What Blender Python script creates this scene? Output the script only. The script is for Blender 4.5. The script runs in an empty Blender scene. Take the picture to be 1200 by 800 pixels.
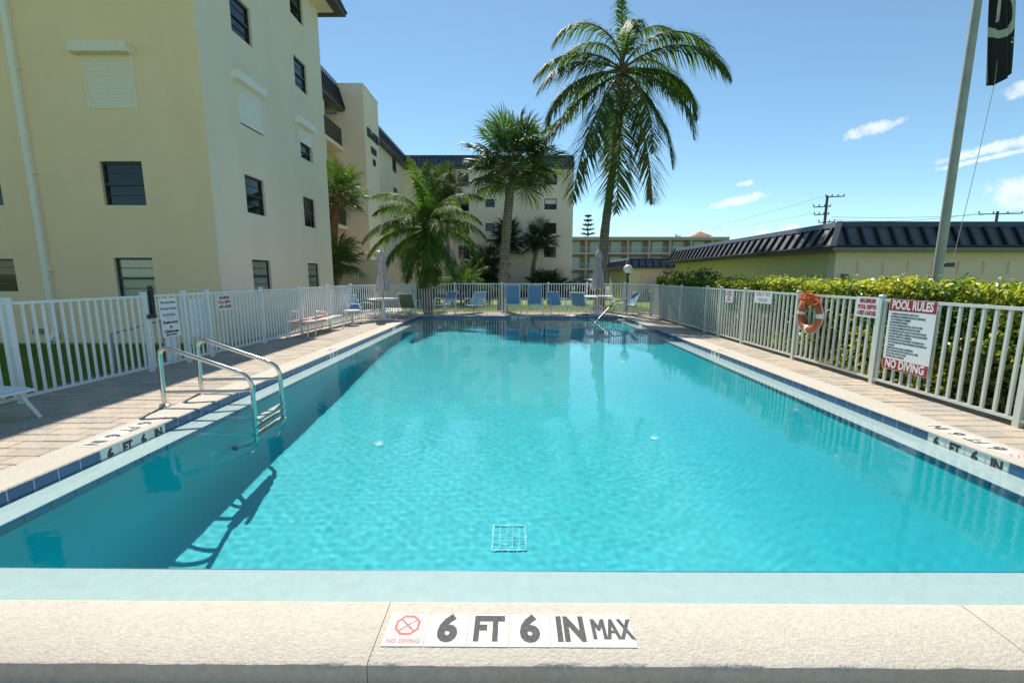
import bpy, bmesh, math, random
import numpy as np
from mathutils import Vector, Matrix, Euler, noise as mnoise

# ------------------------------------------------------------------ camera, world, sun, exposure
sc = bpy.context.scene
C = sc.collection
RAD = math.radians

cam_d = bpy.data.cameras.new('camera')
cam_d.sensor_width = 36.0
cam_d.lens = 505.46 / 1200.0 * 36.0
cam_d.clip_start, cam_d.clip_end = 0.05, 6000.0
cam = bpy.data.objects.new('camera', cam_d)
C.objects.link(cam)
PITCH, YAW, ROLL = 0.150763, -0.0055654, 0.0011235
cam.location = (0.0, 0.0, 1.5)
_f = Vector((math.sin(YAW) * math.cos(PITCH), math.cos(YAW) * math.cos(PITCH), -math.sin(PITCH)))
_r = Vector((math.cos(YAW), -math.sin(YAW), 0.0))
_u = _r.cross(_f)
_r2 = _r * math.cos(ROLL) + _u * math.sin(ROLL)
_u2 = _u * math.cos(ROLL) - _r * math.sin(ROLL)
cam.matrix_world = Matrix(((_r2.x, _u2.x, -_f.x, 0.0), (_r2.y, _u2.y, -_f.y, 0.0), (_r2.z, _u2.z, -_f.z, 1.5), (0, 0, 0, 1)))
sc.camera = cam

# direction towards the sun: behind the far end of the pool, a little to the left
SUN_DIR = Vector((-0.164, 0.73, 1.0)).normalized()
SUN_ELEV = math.asin(SUN_DIR.z)
SUN_AZ = math.atan2(SUN_DIR.x, SUN_DIR.y)          # from +Y towards +X

sun_d = bpy.data.lights.new('sun', 'SUN')
sun_d.energy = 3.2
sun_d.angle = RAD(0.5)
sun_d.color = (1.0, 0.94, 0.84)
sun = bpy.data.objects.new('sun', sun_d)
C.objects.link(sun)
sun.rotation_euler = SUN_DIR.to_track_quat('Z', 'Y').to_euler()
sun.location = (-20, 60, 80)
sun_d.cycles.is_caustics_light = True

world = bpy.data.worlds.new('World')
sc.world = world
world.use_nodes = True

sc.view_settings.view_transform = 'Standard'
sc.view_settings.look = 'None'
sc.view_settings.gamma = 1.0
sc.view_settings.use_curve_mapping = False
sc.view_settings.exposure = 1.2

sc.render.engine = 'CYCLES'
cy = sc.cycles
cy.use_denoising = True
cy.denoiser = 'OPENIMAGEDENOISE'
cy.denoising_input_passes = 'RGB_ALBEDO_NORMAL'
cy.use_adaptive_sampling = True
cy.adaptive_threshold = 0.008
cy.max_bounces = 10
cy.diffuse_bounces = 6
cy.glossy_bounces = 4
cy.transmission_bounces = 8
cy.transparent_max_bounces = 12
cy.sample_clamp_indirect = 6.0
cy.blur_glossy = 0.5
cy.caustics_refractive = True
cy.caustics_reflective = False


CLOUD_OFF = (3.1, 1.7, 0.0)
PUFFS = [(0.462, 0.148, 0.048, 0.010), (0.66, 0.245, 0.042, 0.010), (0.475, 0.180, 0.016, 0.006), (0.55, 0.089, 0.016, 0.010), (0.51, 0.083, 0.012, 0.008),
         (0.865, 0.128, 0.055, 0.028), (0.85, 0.195, 0.11, 0.008), (0.80, 0.175, 0.06, 0.004), (0.86, 0.27, 0.05, 0.014), (-0.9, 0.16, 0.09, 0.02), (1.35, 0.2, 0.10, 0.02), (2.3, 0.15, 0.12, 0.02), (-2.2, 0.18, 0.12, 0.02)]


def build_world():
    nt = world.node_tree
    nt.nodes.clear()
    N, L = nt.nodes.new, nt.links.new
    out = N('ShaderNodeOutputWorld')
    bg = N('ShaderNodeBackground')
    bg.inputs['Strength'].default_value = 0.083
    sky = N('ShaderNodeTexSky')
    sky.sky_type = 'NISHITA'
    sky.sun_disc = False
    sky.sun_elevation = SUN_ELEV
    sky.sun_rotation = SUN_AZ
    sky.altitude = 0.0
    sky.air_density = 0.8
    sky.dust_density = 0.05
    sky.ozone_density = 3.0
    # view direction
    geo = N('ShaderNodeNewGeometry')
    inc = N('ShaderNodeVectorMath')
    inc.operation = 'SCALE'
    inc.inputs['Scale'].default_value = -1.0
    L(geo.outputs['Incoming'], inc.inputs[0])
    sep = N('ShaderNodeSeparateXYZ')
    L(inc.outputs[0], sep.inputs[0])

    def M(op, a, b=None, clamp=False):
        n = N('ShaderNodeMath')
        n.operation = op
        n.use_clamp = clamp
        for i, x in enumerate((a, b)):
            if x is None:
                continue
            if isinstance(x, (int, float)):
                n.inputs[i].default_value = x
            else:
                L(x, n.inputs[i])
        return n.outputs[0]
    # clear maritime blue: one even tint over the whole sky
    tint = N('ShaderNodeMix')
    tint.data_type = 'RGBA'
    tint.blend_type = 'MULTIPLY'
    tint.inputs['Factor'].default_value = 1.0
    tint.inputs['B'].default_value = (0.86, 0.965, 0.84, 1)
    L(sky.outputs[0], tint.inputs['A'])
    # thin fair-weather clouds: noise on a flat layer overhead, the same all round the sky
    zc = M('MAXIMUM', sep.outputs['Z'], 0.02)
    cu = N('ShaderNodeCombineXYZ')
    L(M('DIVIDE', sep.outputs['X'], M('ADD', zc, 0.12)), cu.inputs['X'])
    L(M('DIVIDE', sep.outputs['Y'], M('ADD', zc, 0.12)), cu.inputs['Y'])
    mp = N('ShaderNodeMapping')
    mp.inputs['Location'].default_value = CLOUD_OFF
    mp.inputs['Scale'].default_value = (1.0, 2.1, 1.0)
    L(cu.outputs[0], mp.inputs['Vector'])
    nz = N('ShaderNodeTexNoise')
    nz.inputs['Scale'].default_value = 0.85
    nz.inputs['Detail'].default_value = 9.0
    nz.inputs['Roughness'].default_value = 0.58
    nz.inputs['Distortion'].default_value = 0.35
    L(mp.outputs[0], nz.inputs['Vector'])
    cov = N('ShaderNodeMapRange')
    cov.inputs['From Min'].default_value = 0.665
    cov.inputs['From Max'].default_value = 0.86
    cov.inputs['To Max'].default_value = 0.75
    L(nz.outputs['Fac'], cov.inputs['Value'])
    fade = M('MULTIPLY', cov.outputs[0], M('MULTIPLY', sep.outputs['Z'], 9.0, True))
    # small cumulus puffs at fixed bearings low over the roofs: (azimuth right of +Y, elevation, width, height) in radians
    puffs = None
    wob = N('ShaderNodeTexNoise')
    wob.inputs['Scale'].default_value = 42.0
    wob.inputs['Detail'].default_value = 6.0
    wob.inputs['Roughness'].default_value = 0.62
    L(inc.outputs[0], wob.inputs['Vector'])
    az = M('ARCTAN2', sep.outputs['X'], sep.outputs['Y'])
    el = M('ARCSINE', sep.outputs['Z'])
    for a0, e0, wa, he in PUFFS:
        dx = M('DIVIDE', M('SUBTRACT', az, a0), wa)
        dy = M('DIVIDE', M('SUBTRACT', el, M('ADD', e0, M('MULTIPLY', M('SUBTRACT', az, a0), 0.14))), he)
        r2 = M('ADD', M('MULTIPLY', dx, dx), M('MULTIPLY', dy, dy))
        g = M('SUBTRACT', 1.25, r2)
        g = M('ADD', g, M('MULTIPLY', M('SUBTRACT', wob.outputs['Fac'], 0.5), 4.6))
        g = M('MULTIPLY', g, 0.95, True)
        puffs = g if puffs is None else M('MAXIMUM', puffs, g)
    alpha = M('MAXIMUM', fade, M('MULTIPLY', puffs, 0.72))
    cl = N('ShaderNodeMix')
    cl.data_type = 'RGBA'
    L(alpha, cl.inputs['Factor'])
    L(tint.outputs['Result'], cl.inputs['A'])
    cl.inputs['B'].default_value = (5.6, 5.8, 6.0, 1)
    L(cl.outputs['Result'], bg.inputs['Color'])
    L(bg.outputs[0], out.inputs['Surface'])


build_world()

# ------------------------------------------------------------------ materials
_mats = {}


def mat(name, col, rough=0.6, var=0.0, vscale=6.0, bump=0.0, bscale=40.0, metal=0.0, spec=0.5, transl=0.0,
        emit=0.0, coat=0.0, col2=None, attr=None, stain=None, rvar=0.0, coords='Object', detail=5.0):
    """procedural Principled material: noise colour variation, noise bump, optional face-colour attribute"""
    if name in _mats:
        return _mats[name]
    m = bpy.data.materials.new(name)
    m.use_nodes = True
    nt = m.node_tree
    N, L = nt.nodes.new, nt.links.new
    b = nt.nodes['Principled BSDF']
    out = nt.nodes['Material Output']
    b.inputs['Roughness'].default_value = rough
    b.inputs['Metallic'].default_value = metal
    b.inputs['Specular IOR Level'].default_value = spec
    b.inputs['Coat Weight'].default_value = coat
    tc = N('ShaderNodeTexCoord')
    csock = None
    if attr:
        at = N('ShaderNodeAttribute')
        at.attribute_name = attr
        csock = at.outputs['Color']
    if var > 0 or col2:
        n = N('ShaderNodeTexNoise')
        n.inputs['Scale'].default_value = vscale
        n.inputs['Detail'].default_value = detail
        n.inputs['Roughness'].default_value = 0.62
        L(tc.outputs[coords], n.inputs['Vector'])
        rp = N('ShaderNodeValToRGB')
        rp.color_ramp.elements[0].position = 0.3
        rp.color_ramp.elements[1].position = 0.7
        c2 = col2 if col2 else tuple(min(1, c * (1 + var)) for c in col)
        c1 = col if col2 else tuple(c * (1 - var) for c in col)
        rp.color_ramp.elements[0].color = (*c1, 1)
        rp.color_ramp.elements[1].color = (*c2, 1)
        L(n.outputs['Fac'], rp.inputs['Fac'])
        if csock is not None:
            mx = N('ShaderNodeMix')
            mx.data_type = 'RGBA'
            mx.blend_type = 'MULTIPLY'
            mx.inputs['Factor'].default_value = 1.0
            L(csock, mx.inputs['A'])
            L(rp.outputs['Color'], mx.inputs['B'])
            csock = mx.outputs['Result']
        else:
            csock = rp.outputs['Color']
        if rvar > 0:
            mr = N('ShaderNodeMapRange')
            mr.inputs['To Min'].default_value = max(0.02, rough - rvar)
            mr.inputs['To Max'].default_value = min(1, rough + rvar)
            L(n.outputs['Fac'], mr.inputs['Value'])
            L(mr.outputs[0], b.inputs['Roughness'])
    if stain:
        # big soft weather patches, vertical runs: (colour, strength, scale)
        sn = N('ShaderNodeTexNoise')
        sn.inputs['Scale'].default_value = stain[2]
        sn.inputs['Detail'].default_value = 6.0
        mp = N('ShaderNodeMapping')
        mp.inputs['Scale'].default_value = stain[3] if len(stain) > 3 else (1, 1, 0.25)
        L(tc.outputs[coords], mp.inputs['Vector'])
        L(mp.outputs[0], sn.inputs['Vector'])
        sr = N('ShaderNodeMapRange')
        sr.inputs['From Min'].default_value = 0.48
        sr.inputs['From Max'].default_value = 0.78
        sr.inputs['To Max'].default_value = stain[1]
        L(sn.outputs['Fac'], sr.inputs['Value'])
        mx = N('ShaderNodeMix')
        mx.data_type = 'RGBA'
        mx.blend_type = 'MIX'
        L(sr.outputs[0], mx.inputs['Factor'])
        if csock is not None:
            L(csock, mx.inputs['A'])
        else:
            mx.inputs['A'].default_value = (*col, 1)
        mx.inputs['B'].default_value = (*stain[0], 1)
        csock = mx.outputs['Result']
    if csock is not None:
        L(csock, b.inputs['Base Color'])
    else:
        b.inputs['Base Color'].default_value = (*col, 1)
    if bump > 0:
        bn = N('ShaderNodeTexNoise')
        bn.inputs['Scale'].default_value = bscale
        bn.inputs['Detail'].default_value = 4.0
        L(tc.outputs[coords], bn.inputs['Vector'])
        bp = N('ShaderNodeBump')
        bp.inputs['Strength'].default_value = min(1.0, bump)
        bp.inputs['Distance'].default_value = 0.01 * max(1.0, bump)
        L(bn.outputs['Fac'], bp.inputs['Height'])
        L(bp.outputs[0], b.inputs['Normal'])
    if emit > 0:
        b.inputs['Emission Color'].default_value = (*col, 1)
        b.inputs['Emission Strength'].default_value = emit
    if transl > 0:
        t = N('ShaderNodeBsdfTranslucent')
        ms = N('ShaderNodeMixShader')
        ms.inputs[0].default_value = transl
        if csock is not None:
            g = N('ShaderNodeMix')
            g.data_type = 'RGBA'
            g.blend_type = 'MULTIPLY'
            g.inputs['Factor'].default_value = 1.0
            g.inputs['B'].default_value = (1.3, 1.5, 0.7, 1)
            L(csock, g.inputs['A'])
            L(g.outputs['Result'], t.inputs['Color'])
        else:
            t.inputs['Color'].default_value = (*col, 1)
        L(b.outputs[0], ms.inputs[1])
        L(t.outputs[0], ms.inputs[2])
        L(ms.outputs[0], out.inputs['Surface'])
    _mats[name] = m
    return m


# ------------------------------------------------------------------ mesh building
class MB:
    def __init__(self):
        self.v, self.f, self.c, self.sm = [], [], [], []
        self.cur = None
        self.smooth = False

    def add(self, vs, fs):
        o = len(self.v)
        self.v.extend([tuple(p) for p in vs])
        for q in fs:
            self.f.append(tuple(i + o for i in q))
            self.c.append(self.cur)
            self.sm.append(self.smooth)
        return self

    def quad(self, a, b, c, d):
        return self.add([a, b, c, d], [(0, 1, 2, 3)])

    def box(self, a, b, bev=0.0):
        x0, y0, z0 = (min(a[i], b[i]) for i in range(3))
        x1, y1, z1 = (max(a[i], b[i]) for i in range(3))
        if bev <= 0:
            vs = [(x0, y0, z0), (x1, y0, z0), (x1, y1, z0), (x0, y1, z0), (x0, y0, z1), (x1, y0, z1), (x1, y1, z1), (x0, y1, z1)]
            return self.add(vs, [(0, 3, 2, 1), (4, 5, 6, 7), (0, 1, 5, 4), (1, 2, 6, 5), (2, 3, 7, 6), (3, 0, 4, 7)])
        e = min(bev, (x1 - x0) / 2.01, (y1 - y0) / 2.01, (z1 - z0) / 2.01)
        # top-bevelled box (chamfered upper rim)
        vs = [(x0, y0, z0), (x1, y0, z0), (x1, y1, z0), (x0, y1, z0),
              (x0, y0, z1 - e), (x1, y0, z1 - e), (x1, y1, z1 - e), (x0, y1, z1 - e),
              (x0 + e, y0 + e, z1), (x1 - e, y0 + e, z1), (x1 - e, y1 - e, z1), (x0 + e, y1 - e, z1)]
        fs = [(0, 3, 2, 1), (8, 9, 10, 11)]
        for i in range(4):
            j = (i + 1) % 4
            fs += [(i, j, 4 + j, 4 + i), (4 + i, 4 + j, 8 + j, 8 + i)]
        return self.add(vs, fs)

    def obox(self, p, q, w, h, up=(0, 0, 1)):
        """a square bar from p to q"""
        p, q, up = Vector(p), Vector(q), Vector(up)
        d = (q - p).normalized()
        s = d.cross(up)
        if s.length < 1e-4:
            s = d.cross(Vector((0, 1, 0)))
        s.normalize()
        u = s.cross(d).normalized()
        vs = []
        for c in (p, q):
            for a, b in ((-1, -1), (1, -1), (1, 1), (-1, 1)):
                vs.append(c + s * (a * w / 2) + u * (b * h / 2))
        return self.add(vs, [(0, 1, 2, 3), (7, 6, 5, 4), (0, 4, 5, 1), (1, 5, 6, 2), (2, 6, 7, 3), (3, 7, 4, 0)])

    def tube(self, pts, r, n=8, caps=True):
        pts = [Vector(p) for p in pts]
        rs = r if isinstance(r, (list, tuple)) else [r] * len(pts)
        vs, fs = [], []
        prev = None
        for i, p in enumerate(pts):
            d = (pts[min(i + 1, len(pts) - 1)] - pts[max(i - 1, 0)]).normalized()
            if prev is None:
                s = d.cross(Vector((0, 0, 1)))
                if s.length < 1e-3:
                    s = d.cross(Vector((0, 1, 0)))
            else:
                s = prev - d * prev.dot(d)
                if s.length < 1e-5:
                    s = d.cross(Vector((0, 1, 0)))
            s.normalize()
            prev = s
            u = d.cross(s)
            for k in range(n):
                a = 2 * math.pi * k / n
                vs.append(p + (s * math.cos(a) + u * math.sin(a)) * rs[i])
        for i in range(len(pts) - 1):
            for k in range(n):
                k2 = (k + 1) % n
                fs.append((i * n + k, i * n + k2, (i + 1) * n + k2, (i + 1) * n + k))
        if caps:
            fs.append(tuple(range(n - 1, -1, -1)))
            fs.append(tuple((len(pts) - 1) * n + k for k in range(n)))
        sm = self.smooth
        self.smooth = True
        self.add(vs, fs)
        self.smooth = sm
        return self

    def lathe(self, prof, n=20, c=(0, 0, 0)):
        """prof: list of (radius, z)"""
        vs, fs = [], []
        for r, z in prof:
            for k in range(n):
                a = 2 * math.pi * k / n
                vs.append((c[0] + r * math.cos(a), c[1] + r * math.sin(a), c[2] + z))
        for i in range(len(prof) - 1):
            for k in range(n):
                k2 = (k + 1) % n
                fs.append((i * n + k, i * n + k2, (i + 1) * n + k2, (i + 1) * n + k))
        fs.append(tuple(range(n - 1, -1, -1)))
        fs.append(tuple((len(prof) - 1) * n + k for k in range(n)))
        sm = self.smooth
        self.smooth = True
        self.add(vs, fs)
        self.smooth = sm
        return self

    def prism(self, poly, axis, a, b):
        """poly: 2D points; axis 0/1/2 the extrusion axis"""
        def P(u, v, w):
            return (w, u, v) if axis == 0 else ((u, w, v) if axis == 1 else (u, v, w))
        n = len(poly)
        vs = [P(u, v, a) for u, v in poly] + [P(u, v, b) for u, v in poly]
        fs = [tuple(range(n)), tuple(range(2 * n - 1, n - 1, -1))]
        for i in range(n):
            j = (i + 1) % n
            fs.append((i, i + n, j + n, j))
        return self.add(vs, fs)

    def mesh(self, name, m, fix=True):
        me = bpy.data.meshes.new(name)
        me.from_pydata(self.v, [], self.f)
        ms = m if isinstance(m, (list, tuple)) else [m]
        for x in ms:
            me.materials.append(x)
        if any(self.sm):
            me.polygons.foreach_set('use_smooth', self.sm)
        if any(c is not None for c in self.c):
            ca = me.color_attributes.new('shade', 'FLOAT_COLOR', 'CORNER')
            arr = []
            for p, c in zip(me.polygons, self.c):
                c = c or (1, 1, 1)
                arr.extend([c[0], c[1], c[2], 1.0] * p.loop_total)
            ca.data.foreach_set('color', arr)
        if fix:
            bm = bmesh.new()
            bm.from_mesh(me)
            bmesh.ops.recalc_face_normals(bm, faces=bm.faces)
            bm.to_mesh(me)
            bm.free()
        if any(self.sm) and hasattr(me, 'set_sharp_from_angle'):
            me.set_sharp_from_angle(angle=RAD(50))
        me.update()
        return me

    def build(self, name, m, parent=None, fix=True, loc=None):
        o = bpy.data.objects.new(name, self.mesh(name, m, fix))
        C.objects.link(o)
        if parent is not None:
            o.parent = parent
        if loc is not None:
            o.location = loc
        return o


def bez(p0, p1, p2, p3, n=10):
    p0, p1, p2, p3 = map(Vector, (p0, p1, p2, p3))
    return [((1 - t) ** 3) * p0 + 3 * ((1 - t) ** 2) * t * p1 + 3 * (1 - t) * t * t * p2 + t ** 3 * p3 for t in [i / n for i in range(n + 1)]]


def fillet(pts, r, n=6):
    """polyline with rounded corners"""
    pts = [Vector(p) for p in pts]
    out = [pts[0]]
    for i in range(1, len(pts) - 1):
        a, b, c = pts[i - 1], pts[i], pts[i + 1]
        d1, d2 = (a - b), (c - b)
        k = min(r, d1.length * 0.49, d2.length * 0.49)
        s, e = b + d1.normalized() * k, b + d2.normalized() * k
        for t in range(n + 1):
            t /= n
            out.append(((1 - t) ** 2) * s + 2 * (1 - t) * t * b + t * t * e)
    out.append(pts[-1])
    return out


# ------------------------------------------------------------------ scene objects
def empty(name, loc=(0, 0, 0), rz=0.0, parent=None):
    o = bpy.data.objects.new(name, None)
    C.objects.link(o)
    o.location = loc
    o.rotation_euler = (0, 0, rz)
    o.empty_display_size = 0.1
    if parent is not None:
        o.parent = parent
    return o


def tag(o, label=None, cat=None, group=None, kind=None):
    if label:
        o['label'] = label
    if cat:
        o['category'] = cat
    if group:
        o['group'] = group
    if kind:
        o['kind'] = kind
    return o


def inst(name, mesh, parent, loc=(0, 0, 0), rot=(0, 0, 0), scale=(1, 1, 1)):
    o = bpy.data.objects.new(name, mesh)
    C.objects.link(o)
    o.parent = parent
    o.location = loc
    o.rotation_euler = rot
    o.scale = scale
    return o


def copy_tree(o, parent=None):
    c = o.copy()
    C.objects.link(c)
    c.parent = parent
    for ch in [x for x in o.children]:
        copy_tree(ch, c)
    return c


_txt_cache = {}


def text_mesh(s, size, align='CENTER', weight=0.0, depth=0.0006, xs=1.0, spacing=1.0, line=1.0):
    cu = bpy.data.curves.new('lettering', 'FONT')
    cu.body = s
    cu.size = size
    cu.align_x = align
    cu.align_y = 'CENTER'
    cu.offset = weight
    cu.extrude = depth
    cu.space_character = spacing
    cu.space_line = line
    cu.resolution_u = 3
    o = bpy.data.objects.new('lettering', cu)
    C.objects.link(o)
    dg = bpy.context.evaluated_depsgraph_get()
    me = bpy.data.meshes.new_from_object(o.evaluated_get(dg))
    C.objects.unlink(o)
    bpy.data.objects.remove(o)
    bpy.data.curves.remove(cu)
    for v in me.vertices:
        v.co.x *= xs
    return me


def lettering(s, size, m, parent, loc, rot, **kw):
    key = (s, size, tuple(sorted(kw.items())), m.name)
    if key not in _txt_cache:
        me = text_mesh(s, size, **kw)
        me.materials.clear()
        me.materials.append(m)
        _txt_cache[key] = me
    return inst('lettering', _txt_cache[key], parent, loc, rot)


def wall_mesh(mb, org, u, v, w, h, holes, nrm, depth=0.12):
    """a wall sheet with rectangular openings and their reveals; holes are (u0, v0, u1, v1)"""
    org, u, v, nrm = Vector(org), Vector(u), Vector(v), Vector(nrm)
    us = sorted({0.0, w} | {x for q in holes for x in (max(0, q[0]), min(w, q[2]))})
    vs = sorted({0.0, h} | {x for q in holes for x in (max(0, q[1]), min(h, q[3]))})
    P = lambda a, b, d=0.0: org + u * a + v * b - nrm * d
    for i in range(len(us) - 1):
        for j in range(len(vs) - 1):
            cu_, cv_ = (us[i] + us[i + 1]) / 2, (vs[j] + vs[j + 1]) / 2
            if any(q[0] < cu_ < q[2] and q[1] < cv_ < q[3] for q in holes):
                continue
            mb.quad(P(us[i], vs[j]), P(us[i + 1], vs[j]), P(us[i + 1], vs[j + 1]), P(us[i], vs[j + 1]))
    for a0, b0, a1, b1 in holes:
        a0, b0, a1, b1 = max(a0, 0), max(b0, 0), min(a1, w), min(b1, h)
        mb.quad(P(a0, b0), P(a1, b0), P(a1, b0, depth), P(a0, b0, depth))
        mb.quad(P(a0, b1), P(a0, b1, depth), P(a1, b1, depth), P(a1, b1))
        mb.quad(P(a0, b0), P(a0, b0, depth), P(a0, b1, depth), P(a0, b1))
        mb.quad(P(a1, b0), P(a1, b1), P(a1, b1, depth), P(a1, b0, depth))
    return mb

# ------------------------------------------------------------------ ground, lawn, paths
GZ = -0.30                       # lawn level; the pool deck is a raised slab with its top at z = 0
rnd = random.Random(11)

PX0, PX1, PY0, PY1 = -3.60, 4.06, 1.80, 16.20      # inner edge of the coping
LED = 0.27                                         # width of the submerged ledge
IX0, IX1, IY0, IY1 = PX0 + LED, PX1 - LED - 0.03, 2.165, PY1 - LED
WATER_Z, LEDGE_Z = -0.085, -0.135
CW = 0.37                                          # coping width
TILE = 0.175


def build_ground():
    g = MB()
    S = 900.0
    # one sheet to the horizon with a cut-out under the pool
    x0, x1, y0, y1 = -6.2, 5.6, -3.0, 17.3
    g.quad((-S, -S, GZ), (S, -S, GZ), (S, y0, GZ), (-S, y0, GZ))
    g.quad((-S, y1, GZ), (S, y1, GZ), (S, 2 * S, GZ), (-S, 2 * S, GZ))
    g.quad((-S, y0, GZ), (x0, y0, GZ), (x0, y1, GZ), (-S, y1, GZ))
    g.quad((x1, y0, GZ), (S, y0, GZ), (S, y1, GZ), (x1, y1, GZ))
    m = mat('lawn', (0.07, 0.13, 0.018), 0.9, col2=(0.20, 0.28, 0.045), vscale=1.3, bump=1.0, bscale=45.0, detail=9.0)
    tag(g.build('ground', m, fix=False), kind='structure')

    a = MB()
    a.box((6.2, 41.0, GZ - 0.05), (60, 60, GZ + 0.006))
    a.box((10.5, 25.0, GZ - 0.05), (60, 40.9, GZ + 0.006))
    tag(a.build('parking_lot', mat('asphalt', (0.06, 0.06, 0.062), 0.85, var=0.25, vscale=3, bump=0.5, bscale=90)), kind='structure')
    pth = MB()
    pth.box((-30, 34.6, GZ - 0.05), (6.0, 35.9, GZ + 0.012))
    pth.box((6.0, 39.2, GZ - 0.05), (10.4, 40.5, GZ + 0.012))
    pth.add([(-6.0, 17.6, GZ + 0.016), (-5.0, 17.6, GZ + 0.016), (-8.2, 34.9, GZ + 0.016), (-9.4, 34.9, GZ + 0.016)], [(0, 1, 2, 3)])
    pth.add([(10.35, 20.0, GZ + 0.016), (11.5, 20.0, GZ + 0.016), (11.5, 39.5, GZ + 0.016), (10.35, 39.5, GZ + 0.016)], [(0, 1, 2, 3)])
    tag(pth.build('path', mat('sidewalk', (0.62, 0.6, 0.55), 0.85, var=0.08, vscale=2, bump=0.3, bscale=60)), kind='structure')
    bed = MB()
    bed.box((-30, 36.0, GZ - 0.05), (5.9, 43.0, GZ + 0.02))
    tag(bed.build('ground_bed', mat('mulch', (0.07, 0.05, 0.035), 0.95, var=0.35, vscale=9, bump=1.0, bscale=50)), kind='structure')


build_ground()

# ------------------------------------------------------------------ lawn blades where the lawn is near enough to show them


def build_grass():
    r = np.random.default_rng(5)
    def patch(n, x0, x1, y0, y1, hh, ww):
        x = r.uniform(x0, x1, n); y = r.uniform(y0, y1, n)
        a = r.uniform(0, 2 * np.pi, n); h = hh * r.uniform(0.5, 1.25, n); w = ww * r.uniform(0.6, 1.3, n)
        lx, ly = r.normal(0, 0.35, n) * h, r.normal(0, 0.35, n) * h
        dx, dy = np.cos(a) * w / 2, np.sin(a) * w / 2
        z = np.full(n, GZ)
        v = np.stack([np.stack([x - dx, y - dy, z], -1), np.stack([x + dx, y + dy, z], -1), np.stack([x + lx, y + ly, z + h], -1)], 1)
        return v.reshape(-1, 3)
    v = np.concatenate([patch(70000, -14.0, -6.55, 3.6, 11.1, 0.075, 0.014), patch(45000, -5.6, 7.5, 17.9, 27.0, 0.06, 0.022), patch(6000, -7.4, -5.9, 11.3, 18.0, 0.07, 0.016)])
    keep = np.ones(len(v) // 3, bool)
    cx = v.reshape(-1, 3, 3)[:, 0]
    t = (cx[:, 1] - 17.6) / 17.3                      # leave the diagonal path clear
    lo, hi = -6.0 - 3.4 * t, -5.0 - 3.2 * t
    keep &= ~((cx[:, 1] > 17.6) & (cx[:, 0] > lo) & (cx[:, 0] < hi))
    v = v.reshape(-1, 3, 3)[keep].reshape(-1, 3)
    n = len(v) // 3
    me = bpy.data.meshes.new('grass')
    me.from_pydata(v.tolist(), [], np.arange(3 * n).reshape(-1, 3).tolist())
    ca = me.color_attributes.new('shade', 'FLOAT_COLOR', 'CORNER')
    k = r.uniform(0.65, 1.35, n)
    yel = r.uniform(0.8, 1.45, n)
    col = np.stack([0.165 * k * yel, 0.25 * k, 0.055 * k, np.ones(n)], -1)
    ca.data.foreach_set('color', np.repeat(col, 3, 0).ravel())
    me.materials.append(mat('grass_blade', (1, 1, 1), 0.6, attr='shade', transl=0.35))
    o = bpy.data.objects.new('grass', me)
    C.objects.link(o)
    tag(o, 'short green lawn grass beyond the white fences', 'grass', kind='stuff')


build_grass()

# ------------------------------------------------------------------ pool basin
plaster = mat('pool_plaster', (0.0, 0.50, 0.575), 0.6, col2=(0.0, 0.55, 0.625), vscale=2.5, bump=0.15, bscale=60)
ledge_m = mat('ledge_plaster', (0.56, 0.72, 0.72), 0.6, var=0.06, vscale=14, bump=0.25, bscale=150)
blue_tile = mat('blue_tile', (0.018, 0.085, 0.19), 0.16, var=0.28, vscale=2.3, spec=0.6)
white_tile = mat('white_tile', (0.72, 0.75, 0.72), 0.25, var=0.05, vscale=9)
grout = mat('grout', (0.55, 0.6, 0.62), 0.8, var=0.1, vscale=20)
black_print = mat('black_print', (0.035, 0.04, 0.045), 0.5)
grey_print = mat('worn_black_print', (0.055, 0.06, 0.065), 0.8, col2=(0.12, 0.12, 0.12), vscale=60, spec=0.15)
red_print = mat('worn_red_print', (0.58, 0.09, 0.09), 0.6, col2=(0.68, 0.22, 0.21), vscale=60, spec=0.15)

pool = empty('pool_basin', (0, 0, 0))
tag(pool, kind='structure')
BANK, BZ = 2.9, -0.36


def floor_z(x, y):
    for (ya, za), (yb, zb) in zip(FZ[:-1], FZ[1:]):
        if y <= yb:
            break
    z = za + (zb - za) * (y - ya) / (yb - ya)
    s = min(1.0, max(0.0, (x - (IX1 - BANK)) / BANK))     # right-hand flank banked up, a shape added to catch sun and look bright
    z += (BZ - z) * s ** 2.4
    c = min(1.0, max(0.0, (IX0 + 0.45 - x) / 0.45))       # cove added at the left wall to soften the floor's shadow band
    return z + 0.45 * (1 - math.sqrt(1 - c * c))


FZ = [(IY0, -2.08), (7.2, -2.0), (10.5, -1.45), (IY1, -1.15)]       # floor profile, deep end nearest


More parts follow.
